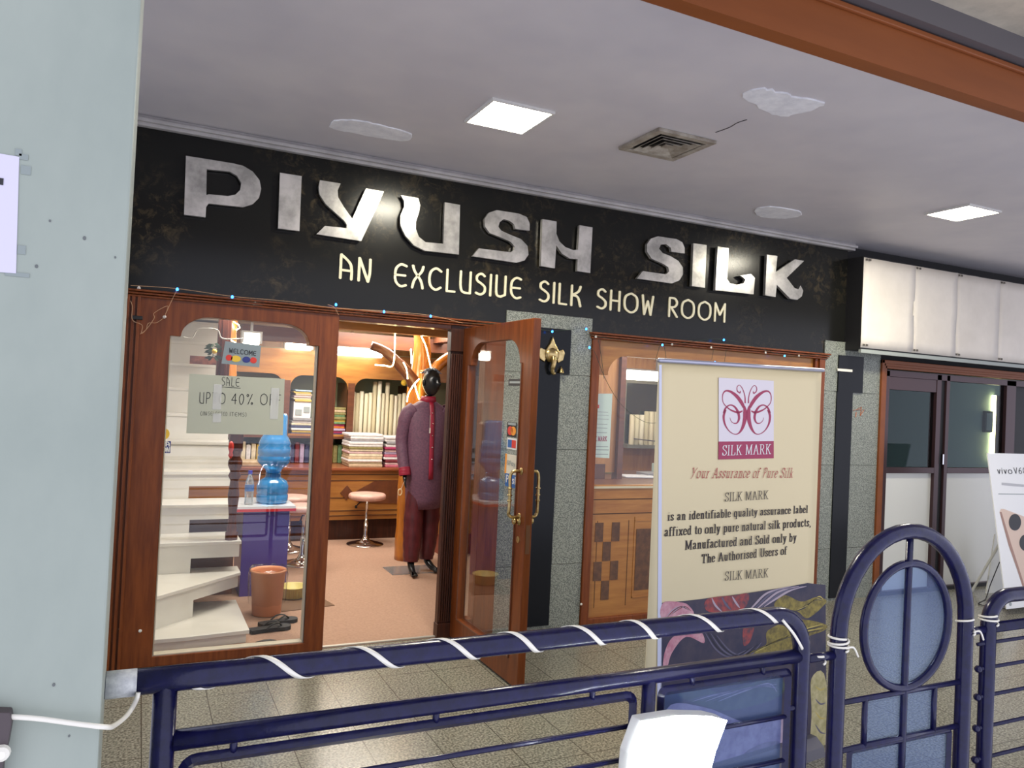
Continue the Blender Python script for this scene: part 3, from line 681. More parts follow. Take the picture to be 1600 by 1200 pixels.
# ================================================================== BRASS ORNAMENT on the black tile
t = empty('brass_ornament', (2.45, FY-.045, 1.86), 'brass elephant-head ornament mounted on the black square tile of the left stone pier', 'ornament')
oc = fp(862, 555, FY-.05); 
def oz(pts, d0, d1, s=1):
    b = BM(); prism(b, pts, [], lambda p: (oc.x+p[0]*s, FY-.042-d0-d1, oc.z+p[1]*s), (0, d1, 0)); return b
link('crown', oz([(-.055, .02), (-.035, .055), (-.02, .075), (0, .125), (.02, .075), (.035, .055), (.055, .02)], 0, .02), brass, t, world=True, bevel=.006)
for s in (-1, 1):
    link('ear', oz([(s*.04, .03), (s*.085, .045), (s*.10, .02), (s*.088, -.03), (s*.05, -.05), (s*.035, -.01)], 0, .012), brass, t, world=True, bevel=.005)
b = BM(); lathe(b, [(.0, -.05), (.03, -.045), (.052, -.02), (.056, .01), (.045, .035), (.02, .05), (0, .052)], 16, (oc.x, FY-.05, oc.z), 1, .5); link('face', b, brass, t, world=True, smooth=True)
b = BM(); tube(b, catmull([(oc.x, FY-.075, oc.z-.01), (oc.x, FY-.085, oc.z-.05), (oc.x-.006, FY-.08, oc.z-.09), (oc.x+.004, FY-.07, oc.z-.12), (oc.x+.02, FY-.07, oc.z-.118)], 5), [.020]*5+[.018]*5+[.014]*5+[.011]*6, 10); link('trunk', b, brass, t, world=True, smooth=True)
t = empty('brass_bell', fp(877, 578, FY-.045), 'tiny brass bell fixed low on the black tile', 'ornament')
c = fp(877, 583, FY-.058); b = BM(); lathe(b, [(.020, 0), (.017, .008), (.012, .02), (.005, .036), (.0, .04)], 14, tuple(c)); link('bell', b, brass, t, world=True, smooth=True)
b = BM(); tube(b, [(c.x, c.y, c.z+.038), (c.x, FY-.044, c.z+.045)], .003, 6); link('hook', b, brass, t, world=True)

# ================================================================== RIGHT SHOP WINDOW
w2 = empty('window_2', (3.9, FY, 0), kind='structure')
b = BM(); hole2 = arch_hole(2.86, 4.89, .945, 1.715, 1.855, .075)
prism(b, [(2.84, .93), (4.91, .93), (4.91, 1.955), (2.84, 1.955)], [hole2], lambda p: (p[0], FY-.005, p[1]), (0, .06, 0))
link('arched_board', b, woodY, w2, world=True, bevel=.002)
b = BM()
box(b, 2.778, 2.84, FY-.045, FY+.07, 0, 1.965); box(b, 4.91, 4.97, FY-.045, FY+.07, 0, 1.965); box(b, 2.84, 4.91, FY-.04, FY+.07, 0, .035)
for k, z in enumerate((1.955, 1.970, 1.986)): box(b, 2.765-.006*k, 4.985+.006*k, FY-.055-.012*k, FY+.05, z, z+.0135)
box(b, 4.875, 4.91, FY-.03, FY+.03, .03, 1.955)
link('window_frame', b, woodR, w2, world=True, bevel=.003)
bx('window_sill', 2.84, 4.91, FY-.018, FY+.05, .925, .940, mat('sill_pale', (196, 186, 160), .4), w2)
bx('window_pane', 2.86, 4.89, FY+.02, FY+.026, .94, 1.86, clearg, w2)
b = BM(); box(b, 2.84, 4.91, FY-.008, FY+.05, .035, .926); link('lower_panel', b, woodY, w2, world=True)
b = BM()
for z in (.845, .745): box(b, 2.84, 4.91, FY-.0095, FY-.0075, z, z+.006)
for xa in (2.90, 3.52, 4.14):
    for x in (xa, xa+.26): box(b, x, x+.004, FY-.0095, FY-.0075, .10, .70)
link('panel_groove', b, groove, w2, world=True)
inl = mat('inlay_brown', (104, 70, 46), .45, col2=(78, 52, 38), scale=26, detail=5)
b = BM()
for k in (0, 1):
    X = 2.885+k*.69
    for (i, j) in ((0, 0), (2, 0), (1, 1), (0, 2), (2, 2), (1, 3)):
        box(b, X+i*.068, X+i*.068+.066, FY-.0105, FY-.0075, .69-(j+1)*.135, .69-j*.135-.003)
    X += .345
    box(b, X, X+.30, FY-.0105, FY-.0075, .20, .635)
link('panel_inlay', b, inl, w2, world=True)
b = BM()
for k in (0, 1):
    X = 3.222+k*.69
    box(b, X-.012, X-.006, FY-.012, FY-.0075, .15, .72); box(b, X+.315, X+.32, FY-.012, FY-.0075, .15, .72)
    box(b, X-.012, X+.32, FY-.012, FY-.0075, .148, .156); box(b, X-.012, X+.32, FY-.012, FY-.0075, .69, .697)
link('panel_beading', b, woodY, w2, world=True)
b = BM()
for q in ((931, 526), (1050, 538), (1111, 543), (1196, 551), (1248, 556), (908, 944)):
    c = fp(*q, FY-.075 if q[1] < 900 else FY-.052); lathe(b, [(.009, 0), (.008, .004), (.003, .006)], 10)
    bmesh.ops.rotate(b, verts=b.verts[-30:], cent=(0, 0, 0), matrix=Matrix.Rotation(pi/2, 3, 'X')); bmesh.ops.translate(b, verts=b.verts[-30:], vec=(c.x, c.y, c.z))
link('screw_caps', b, ivory, w2, world=True)
# door-frame caps
# ================================================================== PAPERED SIGN + NEIGHBOUR SHOP
sgn = empty('papered_sign', (5.2, 4.42, 2.0), 'protruding sign box at the right covered in taped white paper sheets', 'sign')
b = BM(); box(b, 5.20, 12.5, 4.42, FY+.02, 2.045, 2.80); link('box', b, blackm, sgn, world=True)
bx('bottom_rail', 5.20, 12.5, 4.405, 4.43, 2.02, 2.05, mat('rail_grey', (150, 156, 150), .45), sgn)
pm = mat('sign_paper', (224, 216, 204), .6, col2=(212, 204, 192), scale=2.5, detail=5, bump=.25)
xs = [5.20, 5.80, 6.34, 6.93, 7.55, 8.2, 8.9, 9.6]
for i in range(len(xs)-1):
    b = BM(); n = 8
    g = [[None]*(n+1) for _ in range(n+1)]
    for ix in range(n+1):
        for iz in range(n+1):
            x = xs[i]+(xs[i+1]-xs[i]+.012)*ix/n; z = 2.062+(2.79-2.062)*iz/n
            y = 4.412 - .004*sin(ix*1.7+i)*sin(iz*1.3+i*2) - .003*(i % 2) - (.006 if ix == n else 0)
            g[ix][iz] = b.verts.new((x, y, z))
    for ix in range(n):
        for iz in range(n): b.faces.new((g[ix][iz], g[ix+1][iz], g[ix+1][iz+1], g[ix][iz+1]))
    o = link('paper_sheet', b, pm, sgn, smooth=True, world=True); md = o.modifiers.new('s', 'SOLIDIFY'); md.thickness = .001
for x in xs[:5]:
    for z in (2.765, 2.075):
        for k in range(2): bx('tape_bit', x+.015+.035*k, x+.035+.035*k, 4.398, 4.402, z, z+.016, mat('tape_dark', (84, 78, 70), .6), sgn)

w3 = empty('window_3', (6.5, FY, 0), kind='structure')
b = BM()
for k, (dx, dz) in enumerate(((0, 0), (.03, .02), (.06, .04))):
    yy = FY-.05+.012*k
    box(b, 5.625+dx*1.0, 5.655+dx, yy, FY+.06, 0, 1.995-dz); box(b, 5.625+dx, 12, yy, FY+.06, 1.965-dz, 1.995-dz)
link('wood_surround', b, woodP, w3, world=True, bevel=.003)
al = mat('brown_aluminium', (66, 46, 48), .3, .4)
b = BM()
for x0, x1 in ((5.715, 5.76), (6.37, 6.43), (6.50, 6.545), (7.36, 7.50)): box(b, x0, x1, FY-.02, FY+.05, 0, 1.91)
box(b, 5.715, 12, FY-.02, FY+.05, 1.86, 1.915)
for x0, x1 in ((5.76, 6.37), (6.545, 7.36)):
    box(b, x0, x1, FY-.02, FY+.04, 1.035, 1.085); box(b, x0, x1, FY-.02, FY+.04, 0, .03)
box(b, 5.76, 6.37, FY-.015, FY+.04, 1.75, 1.86)
link('window_frame', b, al, w3, world=True, bevel=.002)
bx('door_gap_post', 6.43, 6.50, FY+.0, FY+.05, 0, 1.90, blackm, w3)
bx('window_pane', 5.76, 6.37, FY+.01, FY+.016, 1.085, 1.75, darkg, w3)
bx('window_pane', 6.545, 7.36, FY+.01, FY+.016, 1.085, 1.86, darkg, w3)
whp = mat('white_panel', (216, 216, 208), .3)
bx('lower_panel', 5.76, 6.37, FY+.01, FY+.02, .03, 1.035, whp, w3)
bx('lower_panel', 6.545, 7.36, FY+.01, FY+.02, .03, 1.035, whp, w3)
bx('dark_door', 7.50, 12, FY+.03, FY+.06, 0, 1.86, blackm, w3)
c = fp(1473, 715, FY-.03); bx('window_latch', c.x-.012, c.x+.004, FY-.04, FY-.02, c.z-.06, c.z+.03, chrome, w3)
# things in the neighbour shop
t = empty('picture_frame', fp(1552, 640, 6.4), 'tall picture with a glowing yellow edge inside the neighbouring shop', 'picture')
p, q = fp(1556, 618, 7.46), fp(1575, 720, 7.46)
bx('panel', p.x, p.x+.35, 7.46, 7.499, q.z, p.z, woodB, t); bx('light_edge', p.x-.03, p.x, 7.45, 7.499, q.z, p.z, ledm, t)
t = empty('notice_board', fp(1545, 660, 6.5), 'small dark notice on the pale wall inside the neighbouring shop', 'notice')
p, q = fp(1541, 642, 7.45), fp(1552, 676, 7.45); bx('board', p.x, q.x, 7.46, 7.5, q.z, p.z, blackm, t); bx('sheet', p.x+.03, q.x-.03, 7.455, 7.46, q.z+.03, p.z-.03, gry_p, t)
t = empty('wardrobe', (6.3, 7.2, 0), 'dark teal cupboard behind the left glass of the neighbouring shop', 'cupboard')
b = BM(); box(b, 5.6, 8.4, 6.9, 7.4, 0, 2.1); link('body', b, mat('dark_teal', (44, 62, 70), .5), t, world=True)
b = BM()
for x in (6.2, 7.0, 7.8): box(b, x, x+.01, 6.885, 6.9, .1, 2.05)
link('door_gap', b, blackm, t, world=True)
# notice slot in black tile of right pier, orange scrawl
p = fp(1322, 579, FY-.045)
o = bx('slot_plate', p.x-.10, p.x+.07, FY-.050, FY-.0425, p.z-.010, p.z+.012, ivory, bevel=.003); tag(o, 'short pale slot plate on the black square tile of the right stone pier', 'plate')
b = BM()
for q in (((1338, 640), (1346, 636), (1344, 650), (1350, 640)), ((1333, 641), (1346, 640)), ((1337, 652), (1338, 644))):
    P = [fp(u, v, FY-.032) for u, v in q]; tube(b, P, .004, 6, flat=.3)
o = link('chalk_mark', b, mat('orange_chalk', (190, 108, 72), .8)); tag(o, 'faded orange scrawl on the right stone pier', 'mark')

# ================================================================== FAIRY LIGHTS
def fairy(name, wires, blues, offs, label, wm):
    t = empty(name, wires[0][0], label, 'string lights', 'fairy light strings over the shop front')
    b = BM()
    for w in wires: tube(b, catmull(w, 6), .0016, 5)
    link('wire', b, wm, t, world=True)
    for c in blues:
        b = BM(); lathe(b, [(.002, -.008), (.0065, -.005), (.0065, .003), (.003, .008)], 8, tuple(c)); link('blue_bulb', b, blue_led, t, world=True, smooth=True)
    for c in offs:
        b = BM(); lathe(b, [(.002, -.007), (.006, -.004), (.006, .003), (.002, .007)], 8, tuple(c)); link('unlit_bulb', b, off_led, t, world=True, smooth=True)
Yl = FY-.095
w = lambda L: [tuple(fp(u, v, Yl)) for u, v in L]
fairy('fairy_lights', [w([(204, 446), (277, 451), (363, 463), (450, 471), (520, 481), (600, 486), (673, 493), (723, 505)]),
      w([(277, 452), (268, 470), (258, 492), (262, 478), (241, 489), (241, 497), (230, 513), (221, 521), (222, 508), (207, 500), (207, 480), (204, 470)]),
      w([(258, 495), (245, 504), (232, 505), (228, 515), (219, 522)]), w([(512, 476), (522, 480), (529, 492)])],
      [fp(277, 452, Yl), fp(363, 464, Yl), fp(525, 476, Yl), fp(600, 487, Yl), fp(673, 494, Yl)], [fp(217, 449, Yl), fp(258, 495, Yl)],
      'brown wired fairy lights with blue bulbs along the frame above the left window and doorway', wirem)
fairy('fairy_lights', [w([(724, 505), (797, 507), (863, 517), (915, 513), (925, 524), (1035, 538), (1131, 530), (1226, 555), (1284, 553)]),
      w([(921, 525), (917, 540), (921, 543), (930, 552), (945, 590), (965, 625), (985, 645), (1010, 660), (1033, 660)]),
      w([(935, 530), (940, 560), (944, 592)]), w([(1031, 540), (1023, 566)]), w([(1038, 540), (1041, 562)]), w([(1115, 545), (1112, 562)]), w([(1135, 545), (1132, 566)])],
      [fp(797, 507, Yl), fp(863, 518, Yl), fp(916, 514, Yl), fp(921, 543, Yl), fp(1035, 539, Yl), fp(1131, 531, Yl), fp(1226, 556, Yl), fp(1117, 566, Yl)],
      [], 'green wired fairy lights with blue bulbs over the right window and stone pier', wireg)
p = fp(213, 497, FY-.07); o = bx('wire_clip', p.x-.022, p.x+.03, FY-.085, FY-.06, p.z-.008, p.z+.012, blackm, bevel=.003); tag(o, 'small black plug adapter on the left edge of the wooden frame', 'adapter')

# ================================================================== POSTERS ON THE LEFT WINDOW
def sheet(name, q, Y, m, label, cat):
    """paper on glass through four corner sight points, on plane Y"""
    P = [fp(u, v, Y) for u, v in q]; c = sum(P, Vector())/4
    t = empty(name, c, label, cat)
    b = BM(); vs = [b.verts.new(p) for p in P]; vb = [b.verts.new(p+Vector((0, .0008, 0))) for p in P]
    b.faces.new(vs); b.faces.new(vb[::-1])
    for i in range(4): j = (i+1) % 4; b.faces.new((vs[i], vs[j], vb[j], vb[i]))
    link('sheet', b, m, t, world=True)
    return t
def words_on(t, Y, rows, m, font=DECO, nib=(.05, .05), **k):
    for txt, a, c, hpx in rows:
        P0, P1 = fp(*a, Y), fp(*c, Y); hh = (fp(a[0], a[1]-hpx, Y)-P0).length
        b = BM(); write(b, txt, P0, P1, hh, font, nib=nib, dens=4, **k); link('lettering', b, m, t, world=True)
Yg = FY-.006
sp = mat('poster_paper_green_grey', (184, 186, 168), .6)
t = sheet('sale_poster', ((296, 584), (445, 592), (442, 680), (291, 677)), Yg, sp, 'hand-lettered SALE UPTO 40% OFF poster taped to the left window', 'poster')
words_on(t, Yg-.0008, [('SALE', (346, 602), (374, 604), 13), ('UPTO', (311, 630), (352, 631), 17), ('40%', (361, 631), (395, 632), 16), ('OFF', (406, 632), (438, 634), 17),
                  ('(IN', (313, 649), (323, 649), 6), ('SELECTED', (325, 649), (355, 650), 6), ('ITEMS)', (359, 650), (385, 651), 6)], blk_p, nib=(.035, .035), gap=.22)
b = BM(); tube(b, [fp(345, 604.5, Yg-.001), fp(376, 606.5, Yg-.001)], .0012, 5); link('underline', b, blk_p, t, world=True)
tape_m = glass('clear_tape_shine', (.96, .96, .96), .9, .05, milk=.38)
for (u0, v0, u1, v1) in ((334, 600, 345, 640), (333, 646, 345, 660), (424, 606, 434, 655)):
    p, q = fp(u0, v0, Yg-.001), fp(u1, v1, Yg-.001); bx('tape_strip', p.x, q.x, Yg-.0022, Yg-.0014, q.z, p.z, tape_m, t)
t = sheet('welcome_sticker', ((352, 533), (408, 540), (405, 574), (346, 568)), Yg, mat('sticker_grey_blue', (136, 148, 152), .5), 'grey-blue WELCOME sticker with two card logos, above the sale poster', 'sticker')
words_on(t, Yg-.0008, [('WELCOME', (358, 551), (400, 556), 7)], blk_p, nib=(.07, .07), gap=.14)
for (u0, v0, u1, v1, mm) in ((353, 553, 363, 565, red_p), (361, 554, 376, 567, yel_p), (379, 556, 391, 568, nvy_p), (391, 557, 401, 569, red_p)):
    p, q = fp(u0, v0, Yg-.001), fp(u1, v1, Yg-.001); b = BM()
    prism(b, ellipse2((p.x+q.x)/2, (p.z+q.z)/2, (q.x-p.x)*.5, (p.z-q.z)*.42, 18), [], lambda w_: (w_[0], Yg-.0016, w_[1]), (0, .0006, 0)); link('card_logo', b, mm, t, world=True)
t = empty('offer_sticker', fp(258, 690, Yg), 'small yellow disc over white letters sticker at the left edge of the left window', 'sticker')
p = fp(253, 678, Yg); b = BM(); prism(b, ellipse2(p.x+.012, p.z, .026, .030, 20), [], lambda p: (p[0], Yg-.001, p[1]), (0, .0008, 0)); link('disc', b, yel_p, t, world=True)
p, q = fp(251, 689, Yg), fp(266, 708, Yg); bx('back_sheet', p.x, q.x, Yg-.001, Yg, q.z, p.z, nvy_p, t)
words_on(t, Yg-.0012, [('PA', (252, 697), (265, 697), 7), ('ON', (252, 706), (265, 706), 7)], wht_p, nib=(.1, .1))
t = sheet('certificate_poster', ((925, 615), (957, 615), (952, 716), (921, 714)), FY+.032, mat('poster_mint', (206, 220, 208), .5), 'narrow pale SILK MARK notice inside the right window, left of the banner', 'poster')
t.location.y += 0
red_t = mat('logo_crimson', (158, 44, 80), .5)
Yc = FY+.0312
words_on(t, Yc, [('SILK MARK', (922, 689), (948, 689), 7)], red_t, SER, nib=(.10, .05))
b = BM(); p, q = fp(925, 632, Yc), fp(936, 638, Yc); box(b, p.x, q.x, Yc-.0008, Yc, q.z, p.z); link('red_bar', b, red_p, t, world=True)
b = BM()
for v in (643, 648, 654, 662, 668, 675, 697, 702, 709):
    p, q = fp(926+(v % 3), v, Yc), fp(951-(v*7 % 6), v+1.6, Yc); box(b, p.x, q.x, Yc-.0006, Yc, q.z, p.z)
link('text_lines', b, gry_p, t, world=True)

# ================================================================== PILLAR PAPER, CORD, JUNCTION BRACKET
t = sheet('pillar_notice', ((-70, 228), (30, 245), (25, 427), (-75, 420)), 1.3985, mat('notice_lilac', (200, 196, 212), .5), 'white notice taped to the near pillar at the left edge', 'notice')
p = fp(-2, 283, 1.398); b = BM(); box(b, p.x-.05, p.x+.006, 1.3975, 1.3982, p.z-.005, p.z+.005); link('printed_bar', b, blk_p, t, world=True)
cord = BM()
cp = [(-20, 1122), (10, 1120), (60, 1123), (120, 1131), (165, 1136)]
C = [tuple(fp(u, v, 1.385)) for u, v in cp] + [tuple(fp(178, 1134, 1.45)), tuple(fp(198, 1118, 1.52)), tuple(fp(212, 1096, 1.57)), tuple(fp(216, 1082, 1.575))]
tube(cord, catmull(C, 6), .0042, 8)
tag(link('tie_cord', cord, ivory, smooth=True), 'cream cord passing round the near pillar to the blue railing', 'cord')
t = empty('pipe_bracket', fp(0, 1150, 1.36), 'dark bracket with a bolt at the bottom left corner of the near pillar', 'bracket')
b = BM(); P = [(-40, 1112), (16, 1114), (18, 1130), (12, 1165), (4, 1200), (0, 1260), (-40, 1260)]
prism(b, P, [], lambda p: tuple(fp(p[0], p[1], 1.375)), (0, .024, 0)); link('plate', b, mat('bracket_brown', (70, 60, 62), .5), t, world=True, bevel=.002)
c = fp(2, 1178, 1.37); b = BM(); lathe(b, [(.012, 0), (.011, .008), (.006, .012)], 14); bmesh.ops.rotate(b, verts=b.verts[:], cent=(0, 0, 0), matrix=Matrix.Rotation(pi/2, 3, 'X')); bmesh.ops.translate(b, verts=b.verts[:], vec=(c.x, 1.375, c.z)); link('bolt', b, ivory, t, world=True)

# ================================================================== RAILING
RY = 1.6
def arc(cx, cz, r, a0, a1, n=8, rz=None): return [(cx+r*cos(a0+(a1-a0)*k/n), RY, cz+(rz or r)*sin(a0+(a1-a0)*k/n)) for k in range(n+1)]
def rrect(x0, x1, z0, z1, r=.02, y=RY):
    P = []
    for cx_, cz_, a in ((x1-r, z1-r, 0), (x0+r, z1-r, pi/2), (x0+r, z0+r, pi), (x1-r, z0+r, 3*pi/2)):
        P += [(cx_+r*cos(a+pi/2*k/4), y, cz_+r*sin(a+pi/2*k/4)) for k in range(5)]
    return P
def sqbar(b, pts, w, closed=True):
    tube(b, pts, w*.72, 4, closed=closed)
rail = empty('railing', (.8, RY, 0), 'near section of blue painted pipe railing with a wound white strip on its handrail', 'railing')
ZT, ZM, ZP = .960, .842, .800
b = BM(); path = [(-.06, RY, ZT)] + [(x, RY, ZT) for x in (.2, .6, 1.0, 1.4)] + arc(1.60, ZT-.10, .10, pi/2, 0, 8) + [(1.70, RY, .5), (1.70, RY, 0)]
tube(b, path, .0240, 18); link('handrail', b, navy, rail, smooth=True, world=True)
b = BM(); tube(b, [(.072, RY, 0), (.072, RY, ZT-.01)], .0215, 16); link('post', b, navy, rail, smooth=True, world=True)
b = BM(); tube(b, [(1.185, RY, 0), (1.185, RY, ZM)], .018, 16); link('post', b, navy, rail, smooth=True, world=True)
b = BM(); tube(b, [(.09, RY, ZM), (1.69, RY, ZM)], .0195, 16); link('middle_rail', b, navy, rail, smooth=True, world=True)
b = BM(); sqbar(b, rrect(.112, 1.140, .12, ZP, .022), .017); link('panel_frame', b, navy, rail, world=True)
b = BM(); sqbar(b, rrect(1.225, 1.655, .12, ZP, .012), .017); link('panel_frame', b, navy, rail, world=True)
for z in (.725, .645, .565, .485, .405, .325, .245):
    b = BM(); tube(b, [(.112, RY, z), (1.140, RY, z)], .0065, 8); link('rod', b, navy, rail, smooth=True, world=True)
for z in (.68, .56, .44, .32, .20):
    b = BM(); tube(b, [(1.225, RY, z), (1.655, RY, z)], .0065, 8); link('rod', b, navy, rail, smooth=True, world=True)
for q in [((x, RY, ZP), (x, RY, ZM)) for x in (.20, .62, 1.02, 1.32, 1.56)] + [((x, RY, z), (x2, RY, z)) for z in (.7, .5, .3) for x, x2 in ((1.14, 1.225), (1.655, 1.70), (.072, .112))]:
    b = BM(); tube(b, q, .0078, 10); link('stub', b, navy, rail, smooth=True, world=True)
bx('tinted_panel', 1.235, 1.645, RY+.010, RY+.014, .13, ZP-.012, blueg, rail)
# unpainted end of the rail by the pillar
b = BM(); tube(b, [(-.029, RY, ZT), (.022, RY, ZT)], .0247, 18); link('white_painted_end', b, mat('chalky_white', (206, 208, 204), .7, col2=(150, 152, 156), scale=30, bump=.3), rail, smooth=True, world=True)
# wound white strip: flat band around the handrail
wound = empty('wound_strip', (.7, RY, ZT), 'flat white plastic strip wound in a spiral along the near handrail', 'strip')
wb = BM()
marks = [308, 466, 611, 734, 832, 934, 1016, 1116]
X = [fp(u, 1000 - (u-600)*.095, RY).x for u in marks]
X.append(2*X[-1]-X[-2])
pts = []
N = 28
for i in range(len(X)-1):
    for k in range(N):
        tt = k/N; x = X[i]+(X[i+1]-X[i])*tt; a = 2*pi*tt
        # angle measured so the strip crosses the camera-facing top side in a short stretch
        pts.append((x, RY - .0258*cos(a+.7), ZT + .0258*-sin(a+.7)))
rows = []
for i, p in enumerate(pts):
    v = Vector(p); rows.append([wb.verts.new(v+Vector((-.0078, 0, 0))), wb.verts.new(v+Vector((.0078, 0, 0)))])
for A, B in zip(rows, rows[1:]): wb.faces.new((A[0], A[1], B[1], B[0]))
o = link('strip', wb, ivory, wound, smooth=True, world=True); md = o.modifiers.new('s', 'SOLIDIFY'); md.thickness = .0016; md.offset = 0
lp = BM(); tube(lp, catmull([(1.60, RY-.024, ZT-.005), (1.64, RY-.027, ZT-.045), (1.674, RY-.024, ZT-.085), (1.69, RY-.01, ZT-.095)], 6), .004, 8); link('strip_end', lp, ivory, wound, smooth=True, world=True)

# arched middle section
ar = empty('railing_arch', (2.125, RY, 0), 'tall arched blue railing section framing a tinted oval pane', 'railing')
AX0, AX1, AC = 1.843, 2.406, 2.1245
b = BM(); tube(b, [(AX0, RY, 0), (AX0, RY, .45), (AX0, RY, .86)] + arc(AC, .885, (AX1-AX0)/2, pi, 0, 20, rz=.29)[0:] + [(AX1, RY, .86), (AX1, RY, .45), (AX1, RY, 0)], .0235, 18)
link('arch_pipe', b, navy, ar, smooth=True, world=True)
b = BM(); tube(b, arc(AC+.008, .889, .188, 0, 2*pi, 40)[:-1], .0125, 12, closed=True); link('oval_ring', b, navy, ar, smooth=True, world=True)
b = BM(); prism(b, ellipse2(AC+.008, .889, .184, .184, 40), [], lambda p: (p[0], RY+.004, p[1]), (0, .005, 0)); link('oval_pane', b, blueg, ar, world=True)
b = BM(); tube(b, [(AC+.005, RY, 1.165), (AC+.005, RY, .12)], .0105, 10); link('centre_bar', b, navy, ar, smooth=True, world=True)
for z in (.690, .552, .12):
    b = BM(); tube(b, [(AX0, RY, z), (AX1, RY, z)], .0085, 10); link('cross_bar', b, navy, ar, smooth=True, world=True)
for x in (1.962, 2.268):
    b = BM(); tube(b, [(x, RY, .552), (x, RY, .690)], .0085, 10); link('short_bar', b, navy, ar, smooth=True, world=True)
bx('square_pane', 1.968, 2.262, RY+.003, RY+.007, .556, .686, blueg, ar)
b = BM(); sqbar(b, rrect(1.905, 2.345, .14, .545, .008), .014); link('lower_frame', b, navy, ar, world=True)
bx('lower_pane', 1.912, 2.338, RY+.003, RY+.007, .15, .538, blueg, ar)
for q in (((1.726, RY, .830), (1.83, RY, .830)), ((2.42, RY, .845), (2.496, RY, .845))):
    b = BM(); tube(b, q, .0125, 12); link('joining_bar', b, navy, ar, smooth=True, world=True)
# right section
rr = empty('railing', (2.9, RY, 0), 'far right section of blue pipe railing with ball-ended rods', 'railing')
b = BM(); tube(b, [(2.522, RY, 0), (2.522, RY, .5)] + [(2.522, RY, .86)] + arc(2.62, .86, .098, pi, pi/2, 8, rz=.088) + [(3.2, RY, .948), (3.9, RY, .948)], .0235, 18); link('handrail', b, navy, rr, smooth=True, world=True)
b = BM(); tube(b, [(2.53, RY, .848), (3.9, RY, .848)], .017, 14); link('middle_rail', b, navy, rr, smooth=True, world=True)
for z in (.80, .72, .63, .53, .43, .33):
    b = BM(); tube(b, [(2.47, RY, z), (3.9, RY, z)], .0062, 8)
    if z < .8: bmesh.ops.create_uvsphere(b, u_segments=12, v_segments=8, radius=.012, matrix=Matrix.Translation((2.478, RY, z)))
    link('rod', b, navy, rr, smooth=True, world=True)
# white ties
def tie(x, z, r, label, n=3, dz=.012, tail=None):
    b = BM(); P = []
    for k in range(n*16+1):
        a = 2*pi*k/16; P.append((x+r*sin(a), RY-r*cos(a), z+dz*k/16 + .004*sin(a*.5)))
    tube(b, P, .0032, 6)
    if tail: tube(b, catmull([(x, RY-r, z+.01), (x+tail*.5, RY-r-.004, z+.012), (x+tail, RY-r, z-.018)], 5), .003, 6)
    tag(link('cable_tie', b, ivory, smooth=True), label, 'tie', 'white ties on the railings')
tie(AX0, .845, .0275, 'white cord tied round the left pipe of the arch', 3, tail=.05)
tie(AX1, .842, .0275, 'white cord tied round the right pipe of the arch', 1, .05, tail=.05)
tie(2.522, .862, .0275, 'white cord tied round the bend of the far right railing', 2, .016)
tie(1.768, .815, .018, 'white loop round the short bar joining near railing and arch', 1, .022)

# floodlight fixed low on the near railing, shining towards the camera
fl = empty('floodlight', (1.22, 1.45, .6), 'glaring white floodlight fixed on the near railing at the bottom of the picture', 'lamp')
FYL = 1.5
q = [(1004, 1128), (1060, 1119), (1112, 1120), (1136, 1126), (1118, 1175), (1096, 1260), (978, 1260), (985, 1180)]
b = BM(); prism(b, q, [], lambda p: tuple(fp(p[0], p[1], FYL)), (0, .004, 0)); link('lens', b, flood_m, fl, world=True)
P = [fp(u, v, FYL+.006) for u, v in q]
b = BM(); prism(b, q, [], lambda p: tuple(fp(p[0], p[1], FYL+.004)), (0, .045, 0)); link('housing', b, whp, fl, world=True, bevel=.003)
b = BM(); box(b, 1.20, 1.23, 1.545, 1.592, .50, .60); link('bracket', b, greyst, fl, world=True)

# ================================================================== SILK MARK BANNER
Bd = Vector((.993, .118, 0)).normalized(); Bn = Vector((Bd.y, -Bd.x, 0))        # along, towards camera
B0 = fp(1030, 562, 2.45)
def bp(u, v, lift=0.0):
    d = sight(u, v); return CAM + d*(((B0+Bn*lift)-CAM).dot(Bn)/d.dot(Bn))
ban = empty('roll_up_banner', (B0.x+.45, 2.5, 0), 'tall cream roll-up banner with crimson SILK MARK butterfly emblem beside the right window', 'banner')
L0, R0 = bp(1030, 566), bp(1285, 580); LB, RB = bp(1030, 1180), bp(1291, 1180)
def bpan(s, z): # point on banner sheet
    return Vector((L0.x, L0.y, 0)) + Bd*(s*((R0-L0).to_2d().length)) + Vector((0, 0, z))
BW = (Vector((R0.x, R0.y))-Vector((L0.x, L0.y))).length
print('banner width', BW, 'top', L0.z, R0.z, 'R y', R0.y)
cream = mat('banner_cream', (222, 206, 162), .55)
def patchpoly(name, px, m, lift, parent=ban, depth=.0006):
    if name == 'silk_fold': px = [(p.x, p.y) for p in catmull([Vector((*q, 0)) for q in px], 5, True)]
    b = BM(); prism(b, px, [], lambda p: tuple(bp(p[0], p[1], lift+depth)), Bn*-depth); return link(name, b, m, parent, world=True)
